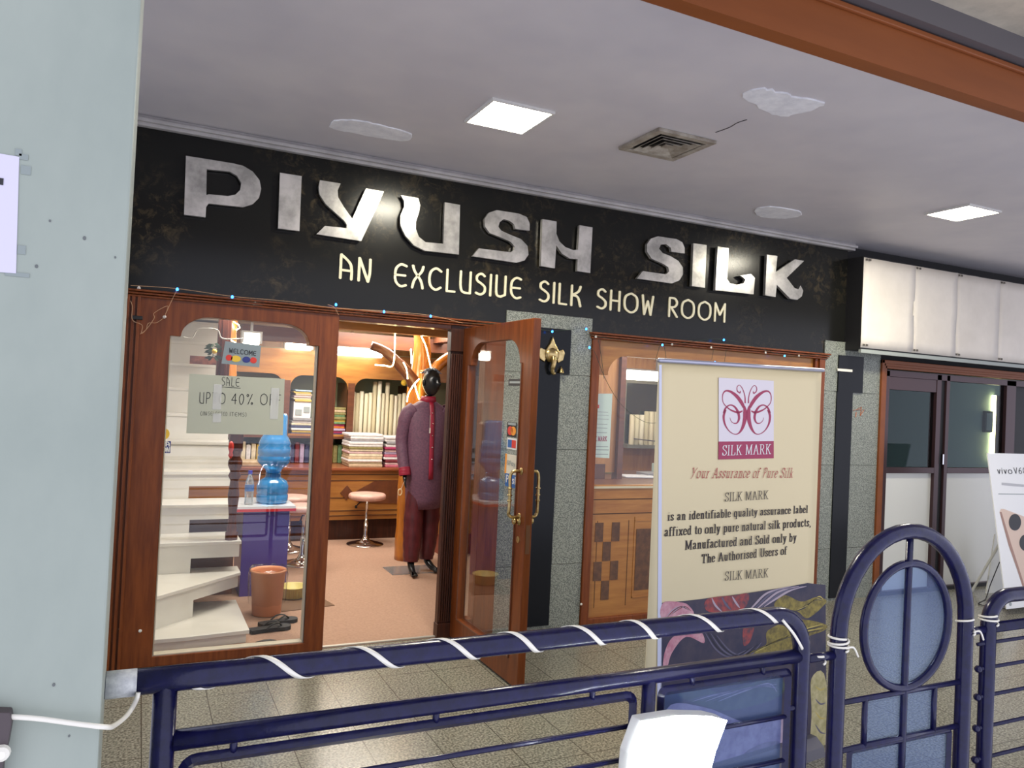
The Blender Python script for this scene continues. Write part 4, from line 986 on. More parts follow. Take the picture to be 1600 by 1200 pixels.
# sheet: grid with slight waviness behind the print
b = BM(); nx, nz = 16, 30; g = {}
ztopL, ztopR = L0.z, R0.z
for i in range(nx+1):
    for j in range(nz+1):
        s = i/nx; zt = ztopL+(ztopR-ztopL)*s; z = .06+(zt-.06)*j/nz
        g[i, j] = b.verts.new(bpan(s, z)-Bn*(.004+.003*sin(s*9)*sin(z*5)))
for i in range(nx):
    for j in range(nz): b.faces.new((g[i, j], g[i+1, j], g[i+1, j+1], g[i, j+1]))
o = link('banner_sheet', b, cream, ban, smooth=True, world=True); md = o.modifiers.new('s', 'SOLIDIFY'); md.thickness = .0015; md.offset = -1
b = BM(); tube(b, [bp(1030, 563)+Bn*.002-Bd*.005, bp(1284, 578.5)+Bn*.002+Bd*.008], .009, 12); link('top_bar', b, mat('bar_lilac_metal', (176, 176, 190), .3, .6), ban, smooth=True, world=True)
b = BM(); P = bpan(0, 0)+Bn*.08-Bd*.02; Q = bpan(1, 0)+Bd*.02
pr = [(-.09, .0), (-.085, .04), (-.05, .07), (.03, .07), (.07, .04), (.08, .0)]
loft(b, [[bpan(s, 0)+Bn*yy+Vector((0, 0, zz)) for yy, zz in pr] for s in (-.02, 1.02)]); link('base_cassette', b, greyst, ban, world=True)
b = BM(); tube(b, [bpan(.5, .05)-Bn*.03, bpan(.5, ztopL-.01)-Bn*.02], .009, 10); link('support_pole', b, greyst, ban, smooth=True, world=True)
# pale edge strip down the left side
patchpoly('edge_strip', [(1030, 570), (1034, 570), (1034, 1250), (1026, 1250)], mat('edge_pale', (206, 208, 224), .5), .0004)
# emblem
patchpoly('emblem_field', [(1123, 590), (1209, 595), (1209, 690), (1123, 690)], mat('emblem_white', (222, 214, 216), .55), .0006)
patchpoly('emblem_bar', [(1123, 690), (1209, 689), (1209, 716), (1122.5, 718)], red_t, .0008)
def bwrite(txt, a, c, hpx, m, font=SER, **k):
    P0, P1 = bp(*a, .0014), bp(*c, .0014); hh = (bp(a[0], a[1]-hpx, .0014)-P0).length
    b = BM(); write(b, txt, P0, P1, hh, font, out=Bn, **k); o = link('printed_line', b, m, ban, world=True); o['label'] = 'printed words ' + txt
bwrite('SILK MARK', (1128, 711.5), (1204, 709), 15.5, wht_p, nib=(.055, .022))
inkb = mat('ink_brown_black', (46, 36, 34), .6); inkr = mat('ink_red_brown', (170, 72, 66), .6)
bwrite('Your Assurance of Pure Silk'.replace('Y', 'Y'), (1078, 747), (1238, 746), 16, inkr, font={**SER, 'Y': (.7, [Cv((.08,.9),(.16,1),(.26,.7),(.34,.5)), Cv((.66,1),(.48,.72),(.34,.4),(.26,.1),(.14,-.04))]),
       'P': (.6, [Cv((.05,.8),(.2,1),(.46,.98),(.54,.76),(.4,.52),(.24,.5)), S((.26,.96),(.2,0))])}, nib=(.055, .02), nrot=.6, slant=.28)
bwrite('SILK MARK', (1132, 783.5), (1200, 779.5), 13.5, inkb, nib=(.05, .022))
bold = dict(nib=(.085, .03))
bwrite('is an identifiable quality assurance label', (1043, 813.5), (1262, 801), 13, inkb, **bold)
bwrite('affixed to only pure natural silk products,', (1038, 838), (1267, 822), 14, inkb, **bold)
bwrite('Manufactured and Sold only by', (1070, 859), (1244, 845.5), 14, inkb, **bold)
bwrite('The Authorised Users of', (1096, 880), (1229, 866), 13.5, inkb, **bold)
bwrite('SILK MARK', (1132, 907), (1200, 901.5), 13.5, inkb, nib=(.05, .022))
# butterfly emblem: curved strokes of varying width, mirrored; traced in the emblem's own frame
def ribbon(pts, widths, name='emblem_curve'):
    b = BM(); P = catmull([Vector((*p, 0)) for p in pts], 7); n = len(P)
    Wd = []
    for i in range(n):
        f = i/(n-1)*(len(widths)-1); k = min(int(f), len(widths)-2); Wd.append(widths[k]+(widths[k+1]-widths[k])*(f-k))
    L = []; R_ = []
    for i in range(n):
        T = (P[min(i+1, n-1)]-P[max(i-1, 0)]).normalized(); N_ = Vector((-T.y, T.x, 0))
        L.append(P[i]+N_*Wd[i]/2); R_.append(P[i]-N_*Wd[i]/2)
    to = lambda q: bp(1000+q.x*.3, 540+q.y*.3, .0018)
    l = [b.verts.new(to(q)) for q in L]; r = [b.verts.new(to(q)) for q in R_]
    for i in range(n-1): b.faces.new((l[i], l[i+1], r[i+1], r[i]))
    return b
half = [
 ([(548,300),(546,262),(534,225),(518,206),(506,216),(507,236),(520,246),(523,236)], [7,5,4,3,4,5,7,3]),
 ([(541,322),(528,296),(504,264),(472,240),(446,236),(431,256),(432,292),(450,318),(478,338),(512,348),(534,340)], [14,18,18,12,8,5,4,5,8,12,6]),
 ([(437,352),(446,326),(468,310),(492,318),(510,345),(516,378),(506,402),(488,404),(474,392),(469,375)], [12,9,6,9,13,12,7,4,3,2]),
 ([(446,334),(436,368),(442,408),(462,442),(488,460),(512,458),(532,432),(545,390),(548,350),(543,316)], [10,12,9,5,4,6,14,20,22,10]),
]
for pts, wd in half:
    for mir in (0, 1):
        pp = pts if not mir else [(2*556.5-x, y+ (2 if y < 300 else 0)) for x, y in pts]
        b = ribbon(pp, wd); link('emblem_curve', b, red_t, ban, world=True)
# silk photograph printed along the foot of the banner
fab = mat('print_dark_silk', (40, 40, 66), .55, col2=(70, 62, 74), scale=9, detail=5)
gold = mat('print_gold_silk', (150, 134, 60), .55, col2=(92, 80, 40), scale=34, detail=6, tex='noise')
pink = mat('print_pink_silk', (186, 116, 130), .55, col2=(208, 160, 164), scale=30, detail=4)
redp = mat('print_red_silk', (170, 68, 62), .55, col2=(90, 60, 70), scale=40)
tan_ = mat('print_buff_silk', (196, 186, 140), .55, col2=(160, 150, 100), scale=26)
lil = mat('print_lilac_silk', (190, 170, 186), .55, col2=(150, 128, 150), scale=16)
grn = mat('print_green_silk', (48, 62, 56), .55, col2=(84, 92, 80), scale=30)
patchpoly('silk_ground', [(1034, 942), (1080, 938), (1160, 928), (1225, 918), (1262, 911), (1290, 914), (1292, 1250), (1030, 1250)], fab, .0004)
patchpoly('silk_fold', [(1036, 942), (1062, 941), (1076, 946), (1082, 962), (1036, 968)], pink, .0009)
patchpoly('silk_fold', [(1105, 936), (1150, 930), (1170, 928), (1160, 952), (1108, 956)], redp, .0009)
patchpoly('silk_fold', [(1210, 947), (1226, 930), (1252, 940), (1275, 933), (1289, 936), (1289, 944), (1262, 966), (1245, 955)], gold, .0009)
patchpoly('silk_fold', [(1036, 1042), (1040, 1015), (1055, 993), (1092, 985), (1100, 1005), (1072, 995), (1050, 1020), (1042, 1045)], pink, .0009)
patchpoly('silk_fold', [(1150, 1030), (1195, 1010), (1200, 985), (1245, 968), (1288, 975), (1288, 985), (1250, 1000), (1240, 1020), (1200, 1030)], gold, .0009)
patchpoly('silk_fold', [(1162, 980), (1178, 978), (1172, 1002), (1162, 1008)], redp, .0009)
patchpoly('silk_fold', [(1060, 1085), (1100, 1075), (1130, 1082), (1200, 1060), (1225, 1065), (1215, 1090), (1140, 1110), (1090, 1100)], grn, .0009)
patchpoly('silk_fold', [(1040, 1110), (1100, 1105), (1170, 1130), (1240, 1125), (1240, 1180), (1130, 1230), (1036, 1230)], lil, .0009)
patchpoly('silk_fold', [(1268, 1060), (1291, 1066), (1291, 1250), (1246, 1250), (1262, 1180), (1268, 1120)], tan_, .0009)
patchpoly('silk_fold', [(1160, 1180), (1222, 1162), (1222, 1250), (1150, 1250)], mat('print_mauve_silk', (112, 92, 112), .55, col2=(150, 132, 146), scale=20), .0012)

def rib(px, w, m, lift=.0020):
    b = BM(); P = catmull([Vector((*q, 0)) for q in px], 6); n = len(P); l = []; r = []
    for i in range(n):
        T = (P[min(i+1, n-1)]-P[max(i-1, 0)]).normalized(); N_ = Vector((-T.y, T.x, 0)); ww = w*(.25+.75*sin(pi*i/(n-1)))
        l.append(b.verts.new(bp(P[i].x+N_.x*ww, P[i].y+N_.y*ww, lift))); r.append(b.verts.new(bp(P[i].x-N_.x*ww, P[i].y-N_.y*ww, lift)))
    for i in range(n-1): b.faces.new((l[i], l[i+1], r[i+1], r[i]))
    link('silk_pleat', b, m, ban, world=True)
dkl = mat('print_pleat_dark', (34, 34, 52), .55); pll = mat('print_pleat_pale', (176, 160, 168), .55); gld = mat('print_pleat_gold', (190, 172, 92), .55); grl = mat('print_pleat_grey', (96, 92, 112), .55)
for k in range(5): rib([(1166+7*k, 960-3*k), (1180+8*k, 944-2*k), (1200+9*k, 926-k), (1236+6*k, 916)], 1.6, (pll, grl)[k % 2])
for k in range(4): rib([(1150+10*k, 1028-3*k), (1190+9*k, 1012-4*k), (1236+5*k, 994-3*k), (1286, 984-3*k)], 1.2, (dkl, gld)[k % 2])
for k in range(4): rib([(1240+k*6, 956-3*k), (1256+k*5, 950-4*k), (1272+k*3, 938-2*k), (1287, 938)], 1.0, (dkl, gld)[k % 2])
for k in range(5): rib([(1100+k*5, 985+2*k), (1118+k*6, 1014+k), (1140+k*7, 1026), (1166+k*6, 1016-k*3)], 1.4, (grl, dkl)[k % 2])
for k in range(4): rib([(1040+k*3, 966-k*2), (1050+k*4, 954-k), (1062+k*3, 948), (1074+k*2, 952+k)], .9, (pll, redp)[k % 2])
for k in range(3): rib([(1112+k*16, 934-k), (1118+k*16, 946-k*2), (1128+k*14, 956-k*3)], 1.6, (pll, grl, pll)[k])
for k in range(6): rib([(1072+k*10, 1096), (1110+k*10, 1086-k), (1160+k*8, 1078-2*k), (1214, 1066+k*3)], 1.1, (grl, pll)[k % 2])
for k in range(6): rib([(1236+k*2, 1080+k*14), (1230+k*2, 1100+k*14), (1240+k*2, 1122+k*14)], 1.6, (gld, pll)[k % 2])
for k in range(6): rib([(1150+k*8, 1236), (1165+k*8, 1204), (1192+k*4, 1180), (1220, 1166+k*4)], 1.4, (dkl, grl)[k % 2])
for k in range(5): rib([(1274, 1072+k*20), (1282, 1078+k*22), (1290, 1074+k*24)], 1.2, (gld, grl)[k % 2])

# ================================================================== PHONE POSTER STAND (right edge)
ps = empty('poster_stand', (6.7, 3.8, 0), 'white leaning phone advert board at the right edge', 'advert board')
Pbl, Ptl = Vector((6.33, 3.80, .0)), Vector((6.30, 4.02, 1.25))
pu = (Ptl-Pbl); pr_ = Vector((1, 0, 0)); pn = pr_.cross(pu).normalized(); pn = pn if pn.y < 0 else -pn
def pp(u, v, lift=0):
    p0 = Pbl+pn*(lift+.004); d = sight(u, v); return CAM + d*((p0-CAM).dot(pn)/d.dot(pn))
b = BM(); A = pp(1543, 708); B_ = pp(1573, 952); Dq = B_+Vector((.62, 0, 0)); Cq = A+Vector((.62, 0, 0))
vs = [A, B_, Dq, Cq]; f = [b.verts.new(v) for v in vs]; k = [b.verts.new(v-pn*.008) for v in vs]
b.faces.new(f); b.faces.new(k[::-1])
for i in range(4): j = (i+1) % 4; b.faces.new((f[i], f[j], k[j], k[i]))
link('board', b, mat('board_white', (226, 226, 224), .35), ps, world=True)
def psw(txt, a, c, hpx, m, nb=.05):
    P0, P1 = pp(*a, .0012), pp(*c, .0012); b = BM(); write(b, txt, P0, P1, (pp(a[0], a[1]-hpx, .0012)-P0).length, DECO, nib=(nb, nb), up=pu.normalized(), out=pn, gap=.2); link('printed_word', b, m, ps, world=True)
psw('vivo', (1559, 740), (1582, 740), 9, blk_p, .06); psw('^60', (1585, 740), (1604, 740), 9, blk_p, .05)
def ppoly(name, q, m, lift):
    b = BM(); prism(b, q, [], lambda p: tuple(pp(p[0], p[1], lift)), pn*-.0006); link(name, b, m, ps, world=True)
ppoly('text_line', [(1565, 754), (1600, 757), (1600, 761), (1565, 758)], mat('text_pale', (176, 176, 178), .5), .001)
ppoly('text_line', [(1560, 771), (1600, 771.5), (1600, 773), (1560, 772.5)], gry_p, .001)
ppoly('phone_body', [(1562, 800), (1564, 795), (1568, 795), (1640, 822), (1640, 990), (1601, 925), (1590, 890), (1576, 850)], mat('phone_rose', (206, 180, 160), .35), .001)
ppoly('phone_edge', [(1562, 800), (1565, 800), (1580, 850), (1593, 890), (1604, 925), (1640, 1000), (1601, 926), (1590, 892), (1576, 852)], mat('phone_edge', (150, 110, 90), .3), .0016)
b = BM(); prism(b, ellipse2(1586, 816, 9.5, 13, 24), [], lambda p: tuple(pp(p[0], p[1], .0026)), pn*-.001); link('phone_lens', b, blk_p, ps, world=True)
b = BM(); prism(b, ellipse2(1603, 848, 10, 13, 24), [], lambda p: tuple(pp(p[0], p[1], .0026)), pn*-.001); link('phone_lens', b, blk_p, ps, world=True)
b = BM(); prism(b, ellipse2(1579, 944, 2, 3, 12), [], lambda p: tuple(pp(p[0], p[1], .0026)), pn*-.001); link('small_mark', b, gry_p, ps, world=True)
b = BM(); box(b, A.x+.05, A.x+.07, A.y+.01, A.y+.02, .55, 1.0)
b.free(); b = BM(); tube(b, [A+Vector((.5, .02, -.45)), Vector((A.x+.5, A.y+.42, .0))], .012, 8); link('back_leg', b, whp, ps, world=True)
# small white card leaning behind the stand and a cable
b = BM(); q = [(1541, 928), (1555, 835), (1560, 838), (1572, 925)]
prism(b, q, [], lambda p: tuple(fp(p[0], p[1], 4.35)), (0, .01, 0)); o = link('white_board', b, whp); tag(o, 'small white board leaning behind the phone advert', 'board')
b = BM(); tube(b, catmull([fp(1562, 878, 4.3), fp(1555, 895, 4.3), fp(1547, 915, 4.3), hp(1540, 936, .006), hp(1530, 944, .006), hp(1575, 952, .006)], 6), .004, 6); tag(link('black_cable', b, blackm, smooth=True), 'thin black cable hanging beside the phone advert', 'cable')
b = BM(); box(b, 5.63, 12.5, FY-.045, FY-.03, .0, .03); link('trim_6', b, blackm)['kind'] = 'structure'

# ================================================================== STAIRCASE
st = empty('staircase', (.3, 5.6, 0), 'white marble staircase with open notched risers behind the left window', 'staircase')
mar = marble
b = BM(); z = .08
tp = [hp(385, 984, z), hp(365, 937, z), Vector((-.28, 5.45, z)), Vector((-.28, 4.70, z)), Vector((.06, 4.70, z))]
tp[0].y = 4.80; P1 = [(p.x, p.y) for p in tp]
def slab(name, P, z1, th, m=marble):
    b = BM(); prism(b, P, [], lambda p: (p[0], p[1], z1), (0, 0, -th)); return link(name, b, m, st, world=True, bevel=.003)
slab('tread', [(.655, 4.80), (.652, 5.50), (-.28, 5.52), (-.28, 4.76), (.30, 4.76)], .08, .024)
slab('bottom_block', [(.640, 4.81), (.64, 5.49), (-.28, 5.50), (-.28, 4.77), (.30, 4.77)], .056, .052)
# second step: winder, nosing runs from the window up to the back right
a0, a1 = fp(243, 928, 4.78), fp(373, 893, 5.47)
N2 = [(a0.x-.35, 4.70), (a0.x, 4.80), (.66, 5.46), (.66, 5.56), (-.28, 5.50)]
NL = Vector((.02, 4.85)); NR = Vector((.66, 5.42))
def riser(n0, n1, zt, apron, x0, x1, zb):
    """face below a nosing line n0->n1: shallow apron full width, pedestal between fractions x0..x1 down to zb"""
    n0, n1 = Vector(n0), Vector(n1); d = (n1-n0); L = d.length; d = d/L; nn = Vector((d.y, -d.x))
    def P(t, off, z): q = n0+d*t-nn*off; return (q.x, q.y, z)
    b = BM()
    for (t0, t1, za, zb_) in ((0, L, zt-apron, zt), (x0*L, x1*L, zb, zt-apron)):
        loft(b, [[P(t, .012, za), P(t, .035, za), P(t, .035, zb_), P(t, .012, zb_)] for t in (t0, t1)])
    link('riser', b, mar, st, world=True)
slab('tread', [(-.28, 4.76), (.02, 4.80), (.665, 5.43), (.665, 5.62), (-.28, 5.62)], .28, .022)
riser((-.1, 4.70), (.66, 5.43), .258, .075, .30, .62, .08)
ys = [5.47, 5.80, 6.07, 6.32, 6.57, 6.82, 7.07, 7.32, 7.57]
for i, y in enumerate(ys):
    zt = .48+.2*i
    slab('tread', [(-.28, y), (.665, y), (.665, (ys[i+1]+.05) if i+1 < len(ys) else y+.3), (-.28, (ys[i+1]+.05) if i+1 < len(ys) else y+.3)], zt, .022)
    if i > 2: riser((-.28, y), (.655, y), zt-.022, .176, 0, 1, zt-.2)
    else: riser((-.28, y), (.655, y), zt-.022, .085, .42, .68, zt-.2)
# dark soffit seen through the notches
b = BM(); box(b, -.28, .64, 5.66, 5.70, .08, .45); box(b, -.28, .64, 5.95, 5.98, .3, .66); link('under_stair_board', b, woodB, st, world=True)
# newel post
newm = mat('newel_brown', (98, 48, 26), .45, spec=.3, col2=(70, 32, 18), scale=5, stretch=(8, 8, .6))
nw = empty('newel_post', (.60, 5.53, .48), 'dark turned wooden newel post standing on the marble stairs', 'post')
b = BM()
lathe(b, [(.040, 0), (.040, .05), (.030, .055), (.034, .08), (.028, .10), (.024, .16), (.032, .24), (.038, .30), (.030, .36), (.026, .40), (.042, .43), (.030, .46), (.046, .50), (.046, .53), (.030, .56), (.040, .60)], 18, (.605, 5.53, .48))
link('turned_base', b, newm, nw, smooth=True, world=True)
b = BM(); box(b, .455, .535, 5.52, 5.60, 1.3, 2.16); box(b, .475, .515, 5.505, 5.52, 1.34, 2.14); box(b, .560, .645, 5.49, 5.575, 1.08, 1.32); box(b, .455, .645, 5.50, 5.59, 1.26, 1.34); link('upper_post', b, newm, nw, world=True, bevel=.004)
t = empty('red_tag', fp(360, 705, 5.45), 'small red hanging charm on the dark newel post', 'charm')
c = fp(361, 700, 5.46); b = BM(); lathe(b, [(.004, -.07), (.016, -.05), (.010, -.03), (.018, 0), (.014, .03), (.005, .045)], 10, tuple(c), 1, .5); link('charm', b, red_p, t, world=True, smooth=True)
b = BM(); tube(b, catmull([fp(u, v, 5.3) for u, v in ((286, 527), (300, 528), (308, 516), (322, 513), (340, 516), (346, 528), (362, 530), (380, 529))], 6), .004, 6)
tag(link('white_cable', b, ivory, smooth=True), 'thin bent white cable across the top of the left window by the newel', 'cable')
# second carved tree post with lights, behind the newel
t = empty('tree_branch', (.62, 6.0, 2.16), 'orange varnished branch hanging behind the newel wrapped in lights', 'branch')
b = BM(); tube(b, [(.58, 6.0, 2.16), (.57, 6.0, 1.9), (.585, 6.0, 1.7), (.60, 6.0, 1.5), (.61, 6.0, 1.2)], [.05, .048, .042, .04, .034], 14); link('limb', b, woodO, t, smooth=True, world=True)
b = BM(); P = [(.585+.05*sin(k*.9), 6.0-.05*abs(cos(k*.45))-.01, 1.98-.02*k) for k in range(9)]; tube(b, P, .0035, 6); link('light_strip', b, ledm, t, smooth=True, world=True)
t = empty('leaf_sprig', fp(335, 550, 5.5), 'small dark green leaf sprig hanging beside the stairs', 'plant')
b = BM(); c = fp(334, 548, 5.45)
for k in range(20):
    a = random.uniform(0, 2*pi); L = random.uniform(.04, .07); zc = c.z+random.uniform(-.05, .05)
    p0 = Vector((c.x, c.y, zc)); tip = p0+Vector((cos(a)*L, sin(a)*L*.4, -.02+random.uniform(-.01, .02))); md_ = (p0+tip)/2
    sd = Vector((0, 0, .012)); vs = [b.verts.new(v) for v in (p0, md_+sd, tip, md_-sd)]; b.faces.new(vs)
o = link('leaves', b, mat('leaf_dark', (34, 56, 30), .5), t, world=True); o['kind'] = 'stuff'
c2 = fp(335, 549, 5.43); b = BM(); bmesh.ops.create_uvsphere(b, u_segments=12, v_segments=8, radius=.016, matrix=Matrix.Translation(c2)); link('fruit', b, yel_p, t, smooth=True, world=True)
b = BM(); p, q = fp(296, 556, 6.9), fp(338, 571, 6.9); box(b, p.x, q.x, 6.80, 6.815, q.z, p.z)
o = link('framed_print', b, mat('red_print', (150, 84, 56), .5, col2=(90, 40, 30), scale=18)); tag(o, 'small red-brown print standing on an upper stair tread', 'picture')

# ================================================================== SHOP INTERIOR
# purple desk with water jars
dk = empty('purple_desk', (.88, 6.0, 0), 'purple desk with a white top edged in red', 'desk')
bx('body', .715, 1.04, 5.86, 6.28, 0.004, .618, mat('purple_laminate', (74, 56, 138), .3), dk, bevel=.002)
bx('desk_top', .66, 1.075, 5.82, 6.32, .638, .656, mat('desk_white', (212, 214, 218), .25), dk)
bx('red_edge', .658, 1.077, 5.818, 6.322, .618, .638, mat('desk_red', (192, 40, 44), .35), dk)
wb_ = glass('water_blue', (.30, .68, .92), .7)
blu_pl = mat('jar_blue_plastic', (70, 160, 226), .14, coat=.5); blu_pl.node_tree.nodes['Principled BSDF'].inputs['Transmission Weight'].default_value = .45
def jar(name, c, prof, label, m, ribs=True):
    t = empty(name, c, label, 'water bottle'); b = BM(); lathe(b, prof, 28, tuple(c)); link('body', b, m, t, smooth=True, world=True); return t
j1 = jar('water_jar', Vector((.93, 6.0, .657)), [(.06, 0), (.105, .004), (.115, .02), (.115, .06), (.108, .07), (.115, .08), (.115, .13), (.100, .165), (.06, .19), (.055, .20), (.055, .225)],
         'lower blue water dispenser jar standing on the purple desk', blu_pl)
j2 = jar('water_jar', Vector((.93, 6.0, .883)), [(.055, 0), (.06, .02), (.09, .05), (.118, .08), (.12, .12), (.112, .13), (.12, .14), (.12, .19), (.112, .20), (.118, .215), (.10, .26), (.085, .28), (.085, .42), (.075, .44), (.02, .445)],
         'upper upturned blue water jar resting on the lower jar', blu_pl)
wbm = mat('clear_bottle', (214, 222, 224), .08, coat=.6); wbm.node_tree.nodes['Principled BSDF'].inputs['Transmission Weight'].default_value = .8
t = empty('small_bottle', (.755, 5.92, .657), 'small clear plastic water bottle with a blue cap on the purple desk', 'bottle')
b = BM(); lathe(b, [(.030, 0), (.032, .01), (.030, .05), (.032, .09), (.031, .15), (.026, .18), (.013, .21), (.012, .225)], 18, (.755, 5.92, .657)); link('body', b, wbm, t, smooth=True, world=True)
b = BM(); lathe(b, [(.015, .222), (.015, .245), (.013, .247)], 16, (.755, 5.92, .657)); link('cap', b, mat('cap_blue', (60, 60, 170), .4), t, world=True)
b = BM(); lathe(b, [(.0328, .10), (.0328, .145)], 18, (.755, 5.92, .657)); link('wrapper', b, mat('wrapper_blue', (70, 110, 170), .4), t, world=True)
# orange bin with plastic liner
bn = empty('waste_bin', (.835, 5.37, .004), 'orange plastic waste bin with a clear liner beside the stairs', 'bin')
b = BM(); lathe(b, [(.080, 0), (.092, .005), (.112, .285), (.118, .288), (.118, .298), (.108, .298), (.104, .28), (.088, .02), (.0, .018)], 28, (.835, 5.37, .005)); link('bucket', b, mat('bin_orange', (216, 148, 106), .4), bn, smooth=True, world=True)
linm = glass('liner_film', (.93, .93, .93), .8, .15, 1.3)
b = BM(); rings = []
for z, r in ((.30, .113), (.31, .124), (.27, .126), (.18, .122), (.08, .118)):
    rings.append([(.835+(r+random.uniform(-.005, .006))*cos(2*pi*k/28), 5.37+(r+random.uniform(-.005, .006))*sin(2*pi*k/28), .005+z+random.uniform(-.006, .006)) for k in range(28)])
loft(b, rings, cap=False); link('liner', b, linm, bn, smooth=True, world=True)
# black flip flops
def flipflop(x, y, rz, label, z=.006, tilt=0):
    t = empty('flip_flop', (x, y, z), label, 'sandal', 'black flip flops by the bin', rz=rz); t.rotation_euler = (tilt, 0, rz)
    sole = [(-.12, -.030), (-.10, -.038), (0, -.032), (.08, -.045), (.12, -.035), (.135, 0), (.12, .035), (.08, .042), (0, .028), (-.10, .034), (-.12, .026)]
    P = [(p.x, p.y) for p in catmull([Vector((*s, 0)) for s in sole], 4, True)]
    b = BM(); prism(b, P, [], lambda p: (p[0], p[1], .022), (0, 0, -.022)); link('sole', b, blackm, t, bevel=.003)
    b = BM()
    for s in (-1, 1): tube(b, catmull([(.075, 0, .024), (.05, s*.015, .045), (.01, s*.032, .045), (-.03, s*.036, .018)], 6), .007, 8, flat=.6)
    link('strap', b, blackm, t, smooth=True)
flipflop(.80, 5.00, .15, 'black flip flop lying nearest the corner of the bottom stair')
flipflop(.87, 5.13, .30, 'black flip flop in front of the orange bin')
c = hp(415, 1003, .02)
b = BM(); prism(b, [(0, 0), (.05, .05), (.10, .045), (.13, .0)], [], lambda p: (c.x-.06+p[0], c.y+.02+p[1]*.6, .02), (0, 0, -.015)); tag(link('dark_cloth', b, blackm, bevel=.004), 'dark folded rag on the carpet beside the bottom stair', 'rag')
# yellow basket and brown mat
t = empty('basket', (1.07, 5.72, .008), 'shallow yellow plastic basket on the carpet behind the bin', 'basket')
b = BM(); lathe(b, [(.070, 0), (.085, .004), (.100, .075), (.106, .078), (.104, .084), (.095, .080), (.078, .012), (0, .01)], 26, (1.07, 5.74, .010)); link('bowl', b, mat('basket_yellow', (214, 196, 120), .45), t, smooth=True, world=True)
b = BM()
for k in range(26):
    a = 2*pi*k/26; tube(b, [(1.07+.086*cos(a), 5.74+.086*sin(a), .016), (1.07+.102*cos(a), 5.74+.102*sin(a), .085)], .0025, 5)
link('ribs', b, mat('basket_yellow2', (196, 176, 100), .5), t, world=True)
b = BM(); P = [hp(523, 946, .006), hp(492, 928, .006), hp(430, 930, .006), hp(440, 956, .006)]; prism(b, [(p.x, p.y) for p in P], [], lambda p: (p[0], p[1], .008), (0, 0, -.003))
tag(link('floor_mat', b, mat('mat_brown', (112, 84, 62), .9)), 'small brown floor mat under the yellow basket', 'mat')

# counter along the back
ct = empty('shop_counter', (1.8, 8.0, 0), 'long honey-coloured wooden shop counter with dark plinth along the back', 'counter')
bx('counter_top', .30, 4.6, 7.76, 8.42, .715, .742, mat('counter_top_wood', (146, 82, 50), .3, col2=(126, 68, 42), scale=4, stretch=(.6, 5, 5), coat=.4), ct, bevel=.004)
bx('counter_body', .34, 4.55, 7.82, 8.40, .21, .715, woodY, ct)
bx('plinth', .36, 4.5, 7.86, 8.38, .004, .21, woodD, ct)
b = BM()
for z in (.665, .605, .43, .30, .25): box(b, .34, 4.55, 7.814, 7.82, z, z+.006)
link('groove', b, groove, ct, world=True)
b = BM()
def dia(cx, cz, rx, rz, pts=None): prism(b, pts or [(cx-rx, cz), (cx, cz+rz), (cx+rx, cz), (cx, cz-rz)], [], lambda p: (p[0], 7.812, p[1]), (0, .008, 0))
c = fp(542, 770, 7.81); dia(c.x, c.z, .065, .075)
L = [fp(u, v, 7.81) for u, v in ((549, 772), (585, 752), (618, 750), (625, 750), (625, 787), (560, 785))]; dia(0, 0, 0, 0, [(p.x, p.z) for p in L]+[(3.3, .47)] if False else [(p.x, p.z) for p in L])
link('inlay', b, mat('counter_inlay', (112, 66, 40), .35, col2=(92, 52, 34), scale=8), ct, world=True)

# stools
def stool(loc, label, first=None):
    t = empty('bar_stool', loc, label, 'stool', 'pink padded stools at the counter')
    b = BM(); lathe(b, [(.165, 0), (.180, .008), (.185, .025), (.183, .045), (.170, .058), (.10, .064), (0, .066)], 32, (0, 0, .445)); link('seat', b, mat('stool_pink', (210, 168, 152), .45, col2=(194, 150, 134), scale=20), t, smooth=True)
    b = BM(); lathe(b, [(.185, 0), (.18, .008), (.12, .022), (.05, .040), (.03, .07), (.022, .10), (.022, .22), (.014, .225), (.014, .43), (.05, .442)], 28); link('pedestal', b, chrome, t, smooth=True)
    b = BM(); tube(b, [(0, 0, .43), (-.08, -.03, .42), (-.12, -.045, .385)], .006, 8); lathe(b, [(.010, 0), (.014, .01), (.008, .03)], 10, (-.12, -.045, .365)); link('lever', b, blackm, t, smooth=True)
    return t
def dup(root, loc, rz, label):
    r = root.copy(); COL.objects.link(r); r.location = loc; r.rotation_euler = (0, 0, rz); r['label'] = label
    for ch in list(root.children):
        c = ch.copy(); COL.objects.link(c); c.parent = r
        for g in ch.children:
            d = g.copy(); COL.objects.link(d); d.parent = c
    return r
s0 = stool((2.09, 7.57, .005), 'pink padded chrome stool standing clear in the doorway view')
dup(s0, (1.34, 6.85, .005), .8, 'pink padded stool half hidden behind the purple desk, nearest the camera')
dup(s0, (1.32, 7.45, .005), .3, 'pink padded stool behind the water jars, close to the counter')

